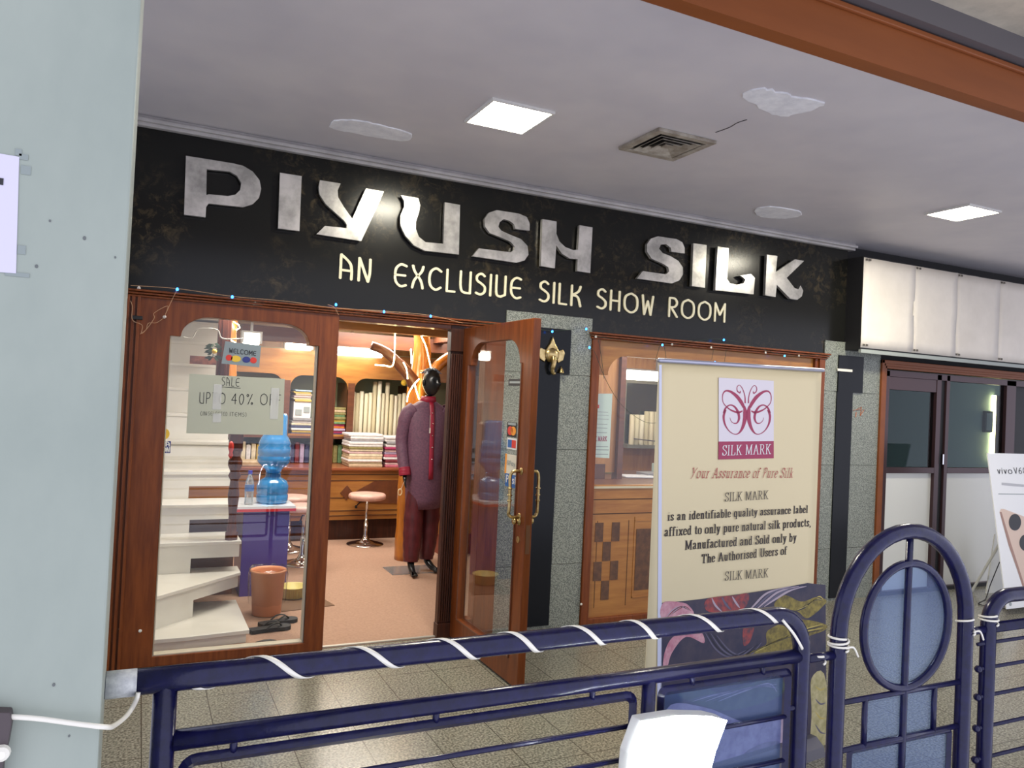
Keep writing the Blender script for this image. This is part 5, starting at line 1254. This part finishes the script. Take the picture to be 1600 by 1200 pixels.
# arched shelving at the back
sh = empty('arched_shelf', (1.7, 8.4, .75), 'honey wood wall shelving with arched openings behind the counter', 'shelf')
b = BM()
outer = [(.20, 1.03), (3.45, 1.03), (3.45, 1.90), (.20, 1.90)]
holes = []
posts = [.28, .69, 1.36, 2.03, 2.73, 3.40]
for x0, x1 in zip(posts, posts[1:]):
    x0 += .035; x1 -= .035; r = min(.13, (x1-x0)/2.2)
    h = [(x0, 1.05), (x1, 1.05), (x1, 1.53)] + [(x1-r+r*cos(a), 1.53+r*sin(a)) for a in [pi/2*k/7 for k in range(1, 8)]] + [(x0+r-r*sin(a), 1.53+r*cos(a)) for a in [pi/2*k/7 for k in range(0, 7)]] + [(x0, 1.53)]
    holes.append(h)
prism(b, outer, holes, lambda p: (p[0], 8.20, p[1]), (0, .025, 0)); link('arch_board', b, woodY, sh, world=True)
for x in posts:
    bx('upright', x-.035, x+.035, 8.19, 8.70, .743, 1.60, woodB, sh)
bx('shelf_board', .20, 3.45, 8.19, 8.70, 1.005, 1.03, woodB, sh)
b = BM(); box(b, .2, 3.45, 8.68, 8.70, .742, 1.95); link('back_panel', b, mat('shelf_back', (168, 178, 142), .6), sh, world=True)
bx('top_cover', .2, 3.45, 8.2, 8.7, 1.90, 1.92, woodY, sh)

def cloth_bolt(x, y, z, h, r, m, label, lean=0):
    b = BM(); lathe(b, [(r*.96, 0), (r, .004), (r, h-.004), (r*.55, h), (r*.5, h-.012)], 14)
    bmesh.ops.rotate(b, verts=b.verts[:], cent=(0, 0, 0), matrix=Matrix.Rotation(lean, 3, 'Y')); o = link('fabric_roll', b, m, smooth=True); o.location = (x, y, z); return o
creams = [mat('cream_cloth_%s' % n, c, .7) for n, c in (('a', (222, 212, 182)), ('b', (208, 200, 170)), ('c', (230, 222, 198)), ('d', (200, 190, 156)))]
ordn = ['first', 'second', 'third', 'fourth', 'fifth', 'sixth', 'seventh', 'eighth', 'ninth', 'tenth', 'eleventh', 'twelfth', 'thirteenth', 'fourteenth', 'fifteenth', 'sixteenth', 'seventeenth', 'eighteenth', 'nineteenth', 'twentieth']
x = 2.085
hs = [.48, .47, .49, .47, .48, .60, .61, .48, .60, .47, .46, .48, .49, .47]
for i, h in enumerate(hs):
    r = .023 if i not in (5, 8) else .024
    o = cloth_bolt(x+(.0 if i < 8 else .0), 8.30+(i % 3)*.012, 1.031, h, r, creams[(i*3) % 4], '')
    tag(o, 'upright cream fabric roll in the arched shelf, %s from the left' % ordn[i], 'fabric roll', 'cream fabric rolls on the arched shelf'); x += .0475

pal = {'white': (226, 222, 220), 'cream': (222, 210, 180), 'pale pink': (216, 186, 186), 'pink': (196, 110, 130), 'lilac': (176, 158, 186), 'olive': (140, 132, 84), 'yellow': (206, 176, 84),
       'magenta': (166, 54, 98), 'orange': (206, 116, 50), 'pale blue': (168, 190, 206), 'green': (104, 136, 96), 'maroon': (120, 44, 54), 'beige': (196, 172, 142), 'navy': (58, 62, 98), 'grey': (150, 148, 150)}
cm = {k: mat('cloth_'+k.replace(' ', '_'), v, .6, col2=tuple(max(0, c-22) for c in v), scale=30) for k, v in pal.items()}
def stack(x0, x1, y0, y1, z, cols, th, where, group):
    n = len(cols)
    for i, c in enumerate(cols):
        j = random.uniform(-.012, .012); t_ = th*random.uniform(.85, 1.1)
        b = BM(); box(b, x0+j, x1+j*.5, y0+random.uniform(-.01, .01), y1, z, z+t_*.97)
        # softly sagging fold at the front
        o = link('folded_cloth', b, cm[c], bevel=min(.006, t_*.35)); z += t_
        k = n-1-i
        tag(o, '%s folded cloth, %s %s' % (c, 'topmost in' if k == 0 else ordn[k]+' from the top in', where), 'cloth', group)
    return z
cols1 = ['beige', 'cream', 'white', 'beige', 'cream', 'pale pink', 'cream', 'olive', 'white', 'white', 'grey', 'white', 'white']
cols2 = ['pink', 'pale pink', 'maroon', 'white', 'pink', 'lilac', 'pale pink', 'magenta', 'white', 'grey', 'white', 'white']
p0, p1 = fp(541, 715, 7.95), fp(596, 715, 7.95); stack(p0.x, p1.x-.02, 7.84, 8.15, .743, cols1, .027, 'left counter stack', 'folded cloths stacked on the counter')
p0, p1 = fp(597, 715, 7.95), fp(650, 715, 7.95); stack(p0.x, p1.x, 7.84, 8.15, .743, cols2, .028, 'counter stack nearest the mannequin', 'folded cloths stacked on the counter')
p0, p1 = fp(496, 685, 8.25), fp(543, 685, 8.25)
stack(p0.x, p1.x-.035, 8.24, 8.55, 1.031, ['navy', 'magenta', 'lilac', 'orange', 'magenta', 'green', 'yellow', 'olive', 'green', 'olive', 'beige', 'olive'], .026, 'shelf stack beside the doorway post', 'folded cloths on the shelf')
p0, p1 = fp(446, 690, 8.25), fp(493, 690, 8.25)
zs = stack(p0.x+.055, p1.x, 8.24, 8.55, 1.031, ['navy', 'yellow', 'white', 'navy', 'cream', 'white', 'grey'], .026, 'lower shelf stack beneath the white machine', 'folded cloths on the shelf')
# packed rows of small cloths below the shelf
x = .80; i = 0
rowc = ['cream', 'white', 'beige', 'cream', 'white', 'cream', 'yellow', 'pale blue', 'navy', 'lilac', 'grey', 'navy', 'maroon', 'lilac', 'navy', 'pale blue', 'grey', 'lilac', 'cream', 'yellow', 'olive', 'green', 'yellow', 'olive', 'cream']
for i, c in enumerate(rowc):
    wd = .05
    if abs(x+.025-.69) < .06 or abs(x+.025-1.36) < .06 or abs(x+.025-2.03) < .06: x += .085
    b = BM(); box(b, x, x+wd-.006, 8.245, 8.50, .743, .743+.20+random.uniform(-.02, .02)); o = link('cloth_packet', b, cm[c], bevel=.008)
    tag(o, '%s cloth packet standing under the shelf, %s from the left' % (c, [*ordn, 'twenty-first', 'twenty-second', 'twenty-third', 'twenty-fourth', 'twenty-fifth'][i]), 'cloth', 'cloth packets standing below the shelf')
    x += wd
# white carton / printer on a shelf
t = empty('card_machine', (1.45, 8.35, zs), 'white boxed machine on the shelf in front of the cloth stack', 'box')
p, q = fp(454, 640, 8.1), fp(489, 664, 8.1); bx('body', p.x+.055, q.x, 8.25, 8.50, zs, zs+.17, mat('machine_white', (226, 224, 222), .4), t, bevel=.004); 
b = BM(); box(b, p.x+.075, p.x+.14, 8.242, 8.25, zs+.03, zs+.09); link('panel', b, gry_p, t, world=True)
b = BM(); box(b, p.x+.16, p.x+.22, 8.242, 8.25, zs+.06, zs+.12); link('panel', b, gry_p, t, world=True)
stack(p.x+.06, q.x, 8.24, 8.50, zs+.17, ['yellow', 'cream', 'pale pink', 'beige', 'yellow', 'pale blue'], .022, 'short stack on the white machine', 'folded cloths on the shelf')
# open books / papers on the counter left
for k, (u, v, cc, lab) in enumerate(((330, 722, 'maroon', 'brown pile of folded cloth on the counter seen between the stairs and newel'), (385, 722, 'beige', 'beige pile of folded cloth on the counter behind the small bottle'))):
    c = fp(u, v, 8.0); b = BM(); box(b, c.x-.14, c.x+.14, 7.85, 8.12, .743, .79)
    tag(link('folded_cloth', b, cm[cc], bevel=.01), lab, 'cloth', 'folded cloths stacked on the counter')

# beams, tube light boxes
bmn = empty('trim_7', (2, 7.2, 2.0), kind='structure')
bx('ceiling_beam', .78, 5.4, 7.15, 7.27, 1.93, 2.06, woodB, bmn)
bx('ceiling_beam', .78, 5.4, 6.4, 6.5, 2.03, 2.16, woodY, bmn)
bx('ceiling_beam', 2.55, 2.66, 5.0, 7.2, 2.02, 2.10, woodB, bmn)
def tube_light(x0, x1, y, z, label):
    t = empty('tube_light', ((x0+x1)/2, y, z), label, 'light', 'tube lights in the shop')
    bx('housing', x0-.02, x1+.02, y-.05, y+.06, z+.05, z+.065, white, t); b = BM(); tube(b, [(x0, y, z), (x1, y, z)], .042, 14); link('tube', b, tubem, t, smooth=True, world=True)
    b = BM(); box(b, x0-.02, x0, y-.04, y+.04, z-.03, z+.05); box(b, x1, x1+.02, y-.04, y+.04, z-.03, z+.05); link('end_cap', b, white, t, world=True)
    bx('hanger', (x0+x1)/2-.01, (x0+x1)/2+.01, y-.01, y+.01, z+.065, 2.159, white, t)
p, q = fp(500, 546, 8.05), fp(596, 551, 8.05); tube_light(p.x, q.x, 8.05, (p.z+q.z)/2-.01, 'long bright tube light over the arched shelf in the doorway view')
p, q = fp(447, 541, 8.05), fp(490, 545, 8.05); tube_light(p.x, q.x-.03, 8.05, 1.95, 'bright tube light seen at the top right of the left window')
p, q = fp(381, 521, 6.6), fp(391, 534, 6.6); tube_light(p.x, p.x+.12, 6.6, q.z+.02, 'short bright light near the arch of the left window')
p, q = fp(975, 585, 6.2), fp(1030, 588, 6.2); tube_light(p.x, q.x+.5, 6.3, p.z, 'tube light behind the right window beside the banner top')
# yellow disc ornament on shelf post
c = fp(631, 598, 8.18); b = BM(); lathe(b, [(.030, 0), (.032, .006), (.014, .012), (.010, .014)], 18); bmesh.ops.rotate(b, verts=b.verts[:], cent=(0, 0, 0), matrix=Matrix.Rotation(pi/2, 3, 'X')); bmesh.ops.translate(b, verts=b.verts[:], vec=(c.x, 8.185, c.z)); tag(link('brass_disc', b, yel_p), 'round yellow disc on the shelf post beside the tree', 'ornament')

# tree with lit branches
tr = empty('wooden_tree', (2.34, 6.85, 0), 'varnished orange tree trunk with sawn branches and light strips behind the mannequin', 'tree')
T6 = lambda u, v, y=6.8: tuple(fp(u, v, y))
b = BM(); tube(b, catmull([(2.28, 6.82, 0), (2.275, 6.82, .3), (2.27, 6.82, .8), (2.29, 6.82, 1.2), (2.31, 6.82, 1.6), (2.33, 6.82, 1.9), (2.31, 6.82, 2.16)], 4), [.115]*4+[.105]*4+[.10]*4+[.10]*5+[.085]*4+[.075]*4, 18); link('trunk', b, woodO, tr, smooth=True, world=True)
b = BM(); tube(b, catmull([T6(655, 610), T6(642, 590, 6.78), T6(620, 565, 6.75), T6(600, 548, 6.75), T6(580, 540, 6.75)], 4), [.07]*4+[.055]*4+[.045]*4+[.04]*5, 14); link('branch', b, woodB, tr, smooth=True, world=True)
b = BM(); tube(b, catmull([T6(650, 650, 6.75), T6(655, 625, 6.70), T6(660, 600, 6.66), T6(664, 582, 6.64)], 4), [.06]*4+[.055]*4+[.047]*5, 14); 
link('sawn_branch', b, woodO, tr, smooth=True, world=True)
b = BM(); lathe(b, [(.047, -.004), (.049, .008), (.040, .012), (.028, .004), (.0, .002)], 18, T6(664, 581, 6.64)); link('sawn_rim', b, mat('rim_pale_wood', (204, 140, 80), .5), tr, smooth=True, world=True)
b = BM(); tube(b, catmull([T6(668, 592, 6.8), T6(680, 576, 6.75), T6(693, 564, 6.75), T6(708, 555, 6.75)], 4), [.045]*4+[.05]*4+[.05]*5, 14); link('branch', b, woodO, tr, smooth=True, world=True)
strips = [[(617, 506), (617, 535), (614, 570), (600, 571), (586, 570)], [(645, 508), (655, 520), (665, 540), (671, 565), (675, 583)], [(630, 566), (635, 576), (637, 592)], [(655, 592), (646, 602), (638, 616), (636, 628)], [(648, 600), (651, 612), (655, 624)], [(642, 545), (643, 568)]]
for s in strips:
    b = BM(); tube(b, catmull([T6(u, v, 6.60) for u, v in s], 6), .0055, 8); link('light_strip', b, ledm, tr, smooth=True, world=True)

# white door and cabinets right of the doorway, seen past the pilaster
t = empty('white_door', fp(737, 660, 8.6), 'plain white door at the back seen through the door glass', 'door')
p, q = fp(728, 586, 8.6), fp(752, 700, 8.6); bx('leaf', p.x, q.x+.35, 8.60, 8.64, 0.005, p.z, white, t); bx('lintel', p.x-.05, q.x+.4, 8.59, 8.65, p.z, p.z+.05, woodD, t)
b = BM(); lathe(b, [(.015, 0), (.015, .03), (.02, .05)], 10, (p.x+.06, 8.58, .95)); link('knob', b, brass, t, smooth=True, world=True)
t = empty('low_cabinet', (3.25, 7.0, 0), 'low wooden cabinet with white top behind the door glass', 'cabinet')
p = fp(736, 765, 6.9); bx('cabinet_body', 2.62, 3.6, 6.9, 7.4, .20, .75, woodY, t); bx('cabinet_top', 2.60, 3.62, 6.88, 7.42, .75, .775, woodB, t); bx('base', 2.64, 3.58, 6.92, 7.38, .004, .20, mat('cab_red', (130, 58, 40), .4), t)
b = BM(); box(b, 3.09, 3.10, 6.892, 6.9, .22, .73); link('door_gap', b, groove, t, world=True)

# display behind right window: partition, mirror, shelf of rolls, desk
pw = empty('trim_8', (4, 6.9, 0), kind='structure')
bx('partition', 3.66, 5.4, 6.95, 7.0, 0.004, 2.16, woodYV, pw)
p, q = fp(928, 600, 5.4), fp(966, 600, 5.4)
bx('inner_panel', p.x-.02, q.x, 5.40, 5.44, 0.95, 2.0, woodYV, pw)
bx('inner_panel', p.x-.02, q.x-.10, 5.385, 5.40, .5, 1.02, woodB, pw)
bx('inner_post', q.x, q.x+.05, 5.36, 5.44, 0.004, 2.16, woodB, pw)
bx('display_base', 2.90, 4.88, 4.70, 5.36, 0.004, .90, woodB, pw)
mr = empty('wall_mirror', fp(1010, 640, 6.9), 'framed wall mirror behind the right window reflecting the shop', 'mirror')
p, q = fp(975, 595, 6.92), fp(1034, 700, 6.92)
b = BM(); box(b, p.x, p.x+1.1, 6.92, 6.95, q.z, p.z+.02); link('frame', b, mat('mirror_frame', (120, 116, 100), .4), mr, world=True)
bx('glass', p.x+.04, p.x+1.06, 6.915, 6.92, q.z+.05, p.z-.02, mat('mirror_back', (92, 100, 98), .12, .8), mr)
x = p.x+.06
for i in range(9):
    o = cloth_bolt(x+.03, 6.87, q.z+.035, .36 if i > 2 else .32, .028, creams[i % 4], ''); tag(o, 'upright cream fabric roll in front of the wall mirror, %s from the left' % ordn[i], 'fabric roll', 'cream fabric rolls by the mirror'); x += .062
bx('ledge', p.x, p.x+1.1, 6.80, 6.92, q.z+.0, q.z+.035, mat('ledge_grey', (120, 122, 112), .5), mr)
dk2 = empty('cashier_desk', (4.2, 6.0, 0), 'wooden desk strewn with papers behind the right window', 'desk')
p, q = fp(955, 752, 5.55), fp(1040, 742, 5.8)
bx('desk_top', 3.35, 4.8, 5.50, 6.2, .86, .885, woodB, dk2); bx('desk_body', 3.38, 4.77, 5.53, 6.17, .004, .86, woodY, dk2)
for k, (u, v, w_, d_, h_, mm, lab, nm) in enumerate(((985, 741, .30, .20, .012, paperw, 'flat white paper sheaf at the left of the desk behind the right window', 'paper_sheaf'), (1018, 735, .22, .18, .03, cm['grey'], 'grey ledger lying behind the white papers on the desk', 'ledger'),
        (1026, 750, .12, .10, .10, mat('box_mint', (176, 196, 188), .5), 'pale green box on the desk beside the banner edge', 'small_box'), (975, 728, .12, .12, .04, cm['olive'], 'small olive bundle on the desk by the inner post', 'cloth_bundle'))):
    c = fp(u, v, 5.75); b = BM(); box(b, -w_/2, w_/2, -d_/2, d_/2, 0, h_); o = link(nm, b, mm, bevel=.003); o.location = ((c.x if k != 2 else c.x+.10), 5.64+.10*k, .886); o.rotation_euler = (0, 0, .2*k-.2); tag(o, lab, nm.replace('_', ' '))
t = empty('blue_brochure', fp(1030, 705, 6.4), 'tall blue brochure hanging beside the mirror behind the right window', 'brochure')
p, q = fp(1028, 688, 6.4), fp(1036, 724, 6.4); bx('cover', p.x, p.x+.11, 6.40, 6.41, q.z, p.z, mat('brochure_blue', (60, 100, 130), .5), t); bx('holder', p.x+.03, p.x+.05, 6.41, 6.95, p.z-.02, p.z-.01, greyst, t)

# ================================================================== MANNEQUIN
mq = empty('mannequin', (2.17, 6.27, .004), 'black mannequin in a purple kurta with red placket and maroon trousers', 'mannequin')
O = Vector((2.24, 6.27, .008))
verts = {}; edges = []; rad = {}
def V(n, p, r, frm=None, r2=None):
    verts[n] = Vector(p); rad[n] = (r, r2 or r)
    if frm: edges.append((frm, n))
V('pel', (.05, .06, .88), .125, None, .10); V('wst', (.06, .07, 1.04), .115, 'pel', .09); V('che', (.07, .08, 1.26), .13, 'wst', .08); V('upp', (.07, .08, 1.38), .10, 'che', .055)
V('nk', (.07, .075, 1.45), .055, 'upp'); V('nk2', (.08, .06, 1.51), .05, 'nk')
for s, n in ((-1, 'a'), (1, 'b')):
    V(n+'sh', (.07+s*.155, .085, 1.36), .048, 'upp')
V('ael', (-.135, .09, 1.10), .038, 'ash'); V('awr', (-.125, .02, .85), .024, 'ael'); V('aha', (-.125, -.005, .79), .024, 'awr', .016)
V('bel', (.37, .12, 1.14), .038, 'bsh'); V('bwr', (.30, -.06, .98), .024, 'bel'); V('bha', (.24, -.09, .95), .024, 'bwr', .016)
V('lhip', (.0, .05, .82), .075, 'pel'); V('lkn', (-.03, .01, .47), .05, 'lhip'); V('lan', (-.045, -.02, .09), .032, 'lkn'); V('lft', (-.055, -.09, .045), .028, 'lan'); V('lto', (-.06, -.17, .022), .022, 'lft', .016)
V('rhip', (.13, .06, .82), .075, 'pel'); V('rkn', (.145, .08, .47), .05, 'rhip'); V('ran', (.125, .07, .09), .032, 'rkn'); V('rft', (.15, .01, .045), .028, 'ran'); V('rto', (.175, -.06, .022), .022, 'rft', .016)
# fingers on both hands
for hn, hc, dirn, side in (('a', Vector((-.125, -.005, .79)), Vector((0, -.25, -1)), Vector((.3, .9, 0))), ('b', Vector((.24, -.09, .95)), Vector((-1, -.2, -.2)), Vector((0, .2, 1)))):
    dirn.normalize(); side.normalize()
    for k in range(4):
        off = side*((k-1.5)*.014); L = (.045, .052, .050, .038)[k]
        V('%sf%d0' % (hn, k), hc+off+dirn*.022, .008, hn+'ha'); V('%sf%d1' % (hn, k), hc+off+dirn*(.022+L*.6), .0072, '%sf%d0' % (hn, k)); V('%sf%d2' % (hn, k), hc+off+dirn*(.022+L)+Vector((.008, -.006, .004)), .006, '%sf%d1' % (hn, k))
    V(hn+'t0', hc+side*-.026+dirn*.0, .009, hn+'ha'); V(hn+'t1', hc+side*-.040+dirn*.025, .0075, hn+'t0')
for ft, s in (('l', -.125), ('r', .15)):   # toes
    base = verts[ft+'to']
    for k in range(5):
        V('%st%d' % (ft, k), base+Vector(((k-2)*.015, -.030+abs(k-1)*.004, -.004)), .0085, ft+'to')
order = list(verts); idx = {n: i for i, n in enumerate(order)}
me = bpy.data.meshes.new('body_src'); me.from_pydata([tuple(verts[n]) for n in order], [(idx[a], idx[b]) for a, b in edges], []); me.update()
tmp = bpy.data.objects.new('body_src', me); COL.objects.link(tmp)
sk = tmp.modifiers.new('skin', 'SKIN'); sk.use_smooth_shade = True
lay = me.skin_vertices[0].data if me.skin_vertices else None
if lay is None:
    bmx = bmesh.new(); bmx.from_mesh(me); bmx.verts.layers.skin.verify(); bmx.to_mesh(me); bmx.free(); lay = me.skin_vertices[0].data
for n, i in idx.items(): lay[i].radius = rad[n]; lay[i].use_root = (n == 'pel')
ss = tmp.modifiers.new('ss', 'SUBSURF'); ss.levels = 2; ss.render_levels = 2
bpy.context.view_layer.update()
dg = bpy.context.evaluated_depsgraph_get()
ev = bpy.data.meshes.new_from_object(tmp.evaluated_get(dg))
b = BM(); b.from_mesh(ev); bpy.data.objects.remove(tmp)
# head: sculpted rings with brow, nose, lips and chin, facing slightly right of the camera
hb = BM(); bmesh.ops.create_uvsphere(hb, u_segments=40, v_segments=32, radius=1)
for v in hb.verts:
    x, y, z = v.co
    X = x*.069; Y = y*.092; Z = z*.118
    if z < 0: X *= 1-.20*(-z)**1.6; Y *= 1-.10*(-z)
    front = max(0, -y)
    if front > .3:
        g = lambda a, b_, sx, sz: math.exp(-((x-a)/sx)**2-((z-b_)/sz)**2)*front
        Y -= .033*g(0, -.12, .13, .22) + .015*g(0, .12, .10, .20)         # nose
        Y -= .009*g(0, .38, .55, .12)                                     # brow
        Y += .018*g(-.34, .14, .16, .12) + .018*g(.34, .14, .16, .12)     # eye sockets
        Y -= .015*g(0, -.50, .26, .07) - .009*g(0, -.57, .22, .03) + .012*g(0, -.63, .22, .07)   # lips
        Y -= .015*g(0, -.86, .28, .14)                                    # chin
        Y -= .008*g(-.34, .12, .10, .06) + .008*g(.34, .12, .10, .06)     # eyeballs
    v.co = (X, Y, Z)
for s in (-1, 1):
    bmesh.ops.create_uvsphere(hb, u_segments=12, v_segments=8, radius=1, matrix=Matrix.Translation((s*.074, .012, -.004)) @ Matrix.Diagonal((.010, .018, .030, 1)))
hb.transform(Matrix.Translation((.085, .045, 1.615)) @ Matrix.Rotation(.35, 4, 'Z'))
hme = bpy.data.meshes.new('h'); hb.to_mesh(hme); hb.free(); b.from_mesh(hme)
body = link('body', b, blackg, mq, smooth=True); body.location = (0, 0, .004)
# silver-painted hair cap
b = BM()
for k in range(80):
    a = random.uniform(0, 2*pi); rr_ = random.uniform(0, .07); p = Vector((.085+rr_*cos(a)*.88, .055+rr_*sin(a)*1.1, 1.732-rr_*rr_*9))
    tube(b, catmull([p, p+Vector((cos(a)*.012, sin(a)*.012, .012)), p+Vector((cos(a)*.03, sin(a)*.03, .002))], 3), .004, 5)
hair = link('hair', b, mat('hair_silver', (128, 134, 146), .35, .5), mq, smooth=True)
# kurta: lofted torso + sleeves
kur = mat('kurta_purple', (112, 74, 92), .6, col2=(92, 60, 80), scale=60, detail=3, bump=.08)
redc = mat('kurta_red_trim', (150, 26, 52), .45)
def ring(cx, cy, z, rx, ry, n=28, wob=0, ph=0, tilt=0): return [(cx+rx*cos(2*pi*k/n)*(1+wob*sin(5*2*pi*k/n+ph)), cy+ry*sin(2*pi*k/n)*(1+wob*cos(4*2*pi*k/n+ph)), z+tilt*cos(2*pi*k/n)) for k in range(n)]
b = BM()
R_ = [ring(.07, .06, .545, .150, .125, wob=.05, tilt=.006), ring(.07, .06, .70, .160, .130, wob=.04, ph=.6), ring(.06, .065, .88, .165, .135, wob=.02, ph=1), ring(.06, .065, 1.02, .162, .125, wob=.012), ring(.07, .07, 1.14, .168, .122, wob=.01),
      ring(.07, .075, 1.27, .182, .122), ring(.07, .08, 1.36, .188, .105), ring(.07, .08, 1.405, .165, .088), ring(.07, .078, 1.435, .112, .078), ring(.07, .073, 1.46, .074, .070)]
loft(b, R_, cap=False)
o = link('kurta', b, kur, mq, smooth=True, subsurf=1); md = o.modifiers.new('s', 'SOLIDIFY'); md.thickness = .004
def limb(pts, rads, n=16, name='sleeve', m=None, flat=1):
    b = BM(); P = catmull(pts, 5); rr2 = []
    for i in range(len(P)):
        f = i/(len(P)-1)*(len(rads)-1); k = min(int(f), len(rads)-2); rr2.append((rads[k]+(rads[k+1]-rads[k])*(f-k))*(1+.03*sin(i*1.9)))
    tube(b, P, rr2, n, caps=False); o = link(name, b, m or kur, mq, smooth=True); md = o.modifiers.new('s', 'SOLIDIFY'); md.thickness = .003; return o
limb([(-.045, .08, 1.375), (-.10, .08, 1.33), (-.125, .09, 1.22), (-.138, .09, 1.10), (-.132, .05, .96), (-.125, .015, .86)], [.075, .070, .060, .054, .050, .046])
limb([(.185, .08, 1.375), (.24, .08, 1.33), (.31, .10, 1.24), (.37, .12, 1.14), (.335, .03, 1.05), (.295, -.065, .985)], [.075, .070, .060, .056, .052, .048])
limb([(-.127, .022, .89), (-.125, .012, .855), (-.124, .005, .825)], [.049, .050, .049], name='cuff', m=redc)
limb([(.31, -.03, 1.005), (.295, -.065, .985), (.275, -.085, .972)], [.050, .050, .049], name='cuff', m=redc)
b = BM(); loft(b, [ring(.07, .073, 1.45, .078, .074), ring(.072, .068, 1.48, .066, .062), ring(.074, .064, 1.50, .062, .058)], cap=False); o = link('collar', b, redc, mq, smooth=True); md = o.modifiers.new('s', 'SOLIDIFY'); md.thickness = .006
# placket follows the front of the torso
prof = [(1.45, -.005), (1.42, -.018), (1.36, -.034), (1.27, -.052), (1.14, -.057), (1.02, -.064), (.88, -.074), (.80, -.076)]
b = BM(); A_ = []
for z, y in prof: A_.append([b.verts.new((.078+dx, y-.004+abs(dx)*.12, z)) for dx in (-.020, .0, .020)])
for r1, r2 in zip(A_, A_[1:]):
    for k in range(2): b.faces.new((r1[k], r1[k+1], r2[k+1], r2[k]))
o = link('placket', b, redc, mq, smooth=True); md = o.modifiers.new('s', 'SOLIDIFY'); md.thickness = .004
for z, y in ((1.36, -.046), (1.27, -.064), (1.17, -.068), (1.07, -.072), (.97, -.080)):
    b = BM(); bmesh.ops.create_uvsphere(b, u_segments=10, v_segments=6, radius=.006, matrix=Matrix.Translation((.078, y, z))); link('button', b, chrome, mq, smooth=True)
b = BM(); box(b, .045, .056, -.075, -.072, 1.19, 1.235); tube(b, [(.051, -.070, 1.235), (.058, -.04, 1.34)], .0012, 5); link('price_tag', b, ivory, mq)
# trousers
mar_ = mat('trouser_maroon', (94, 28, 34), .45, col2=(70, 20, 28), scale=14, stretch=(2, 2, .6), bump=.25)
limb([(.01, .055, .84), (-.0, .05, .70), (-.02, .03, .48), (-.03, .01, .30), (-.04, -.01, .16), (-.045, -.018, .10)], [.075, .082, .082, .078, .068, .058], 20, 'trouser_leg', mar_)
limb([(.13, .06, .84), (.14, .065, .70), (.145, .08, .48), (.14, .08, .30), (.128, .075, .16), (.125, .072, .10)], [.075, .085, .084, .078, .068, .058], 20, 'trouser_leg', mar_)
bx('base_plate', -.20, .24, -.03, .26, 0, .006, mat('plate_glass_grey', (150, 156, 160), .1, .5), mq, world=False)
t = empty('wooden_ring_tag', fp(628, 770, 6.25), 'pale wooden ring tag hanging below the mannequin cuff', 'tag')
c = fp(625, 769, 6.24); b = BM(); tube(b, [(c.x+.020*cos(a)*.8, c.y, c.z+.026*sin(a)) for a in [2*pi*k/18 for k in range(18)]], .005, 8, closed=True); link('ring', b, mat('ring_wood', (222, 196, 150), .5), t, smooth=True, world=True)
b = BM(); tube(b, [c+Vector((.008, 0, .026)), Vector((2.048, 6.265, .80))], .0014, 5); link('string', b, ivory, t, world=True)

bpy.context.view_layer.update()

# small pieces carried by a part become its sub-parts (all parts of a thing share the thing's frame)
NEST = {'cuff': 'sleeve', 'button': 'placket', 'price_tag': 'placket', 'collar': 'kurta', 'lever': 'pedestal', 'blue_bulb': 'wire', 'unlit_bulb': 'wire',
        'lens': 'housing', 'emblem_bar': 'emblem_field', 'emblem_curve': 'emblem_field', 'silk_fold': 'silk_ground', 'silk_pleat': 'silk_ground',
        'door_pane': 'door_frame', 'door_bead': 'door_frame', 'lock_plate': 'door_frame', 'liner': 'bucket', 'ribs': 'bowl', 'oval_pane': 'oval_ring', 'lower_pane': 'lower_frame',
        'white_painted_end': 'handrail', 'sawn_rim': 'sawn_branch', 'panel_inlay': 'lower_panel', 'panel_groove': 'lower_panel', 'panel_beading': 'lower_panel',
        'phone_lens': 'phone_body', 'phone_edge': 'phone_body', 'underline': 'sheet', 'card_logo': 'sheet', 'fruit': 'leaves', 'groove': 'counter_body', 'inlay': 'counter_body', 'cap': 'body_', 'end_cap': 'housing'}
def base(n): return n.split('.')[0]
for root in [o for o in bpy.data.objects if o.parent is None and o.children]:
    kids = list(root.children)
    for c in kids:
        want = NEST.get(base(c.name))
        if not want: continue
        c2 = [k for k in kids if base(k.name) == want]
        if not c2: continue
        if len(c2) > 1 and c.type == 'MESH':
            cc = sum((Vector(v) for v in c.bound_box), Vector())/8
            c2.sort(key=lambda k: ((sum((Vector(v) for v in k.bound_box), Vector())/8)-cc).length)
        c.parent = c2[0]
bpy.context.view_layer.update()
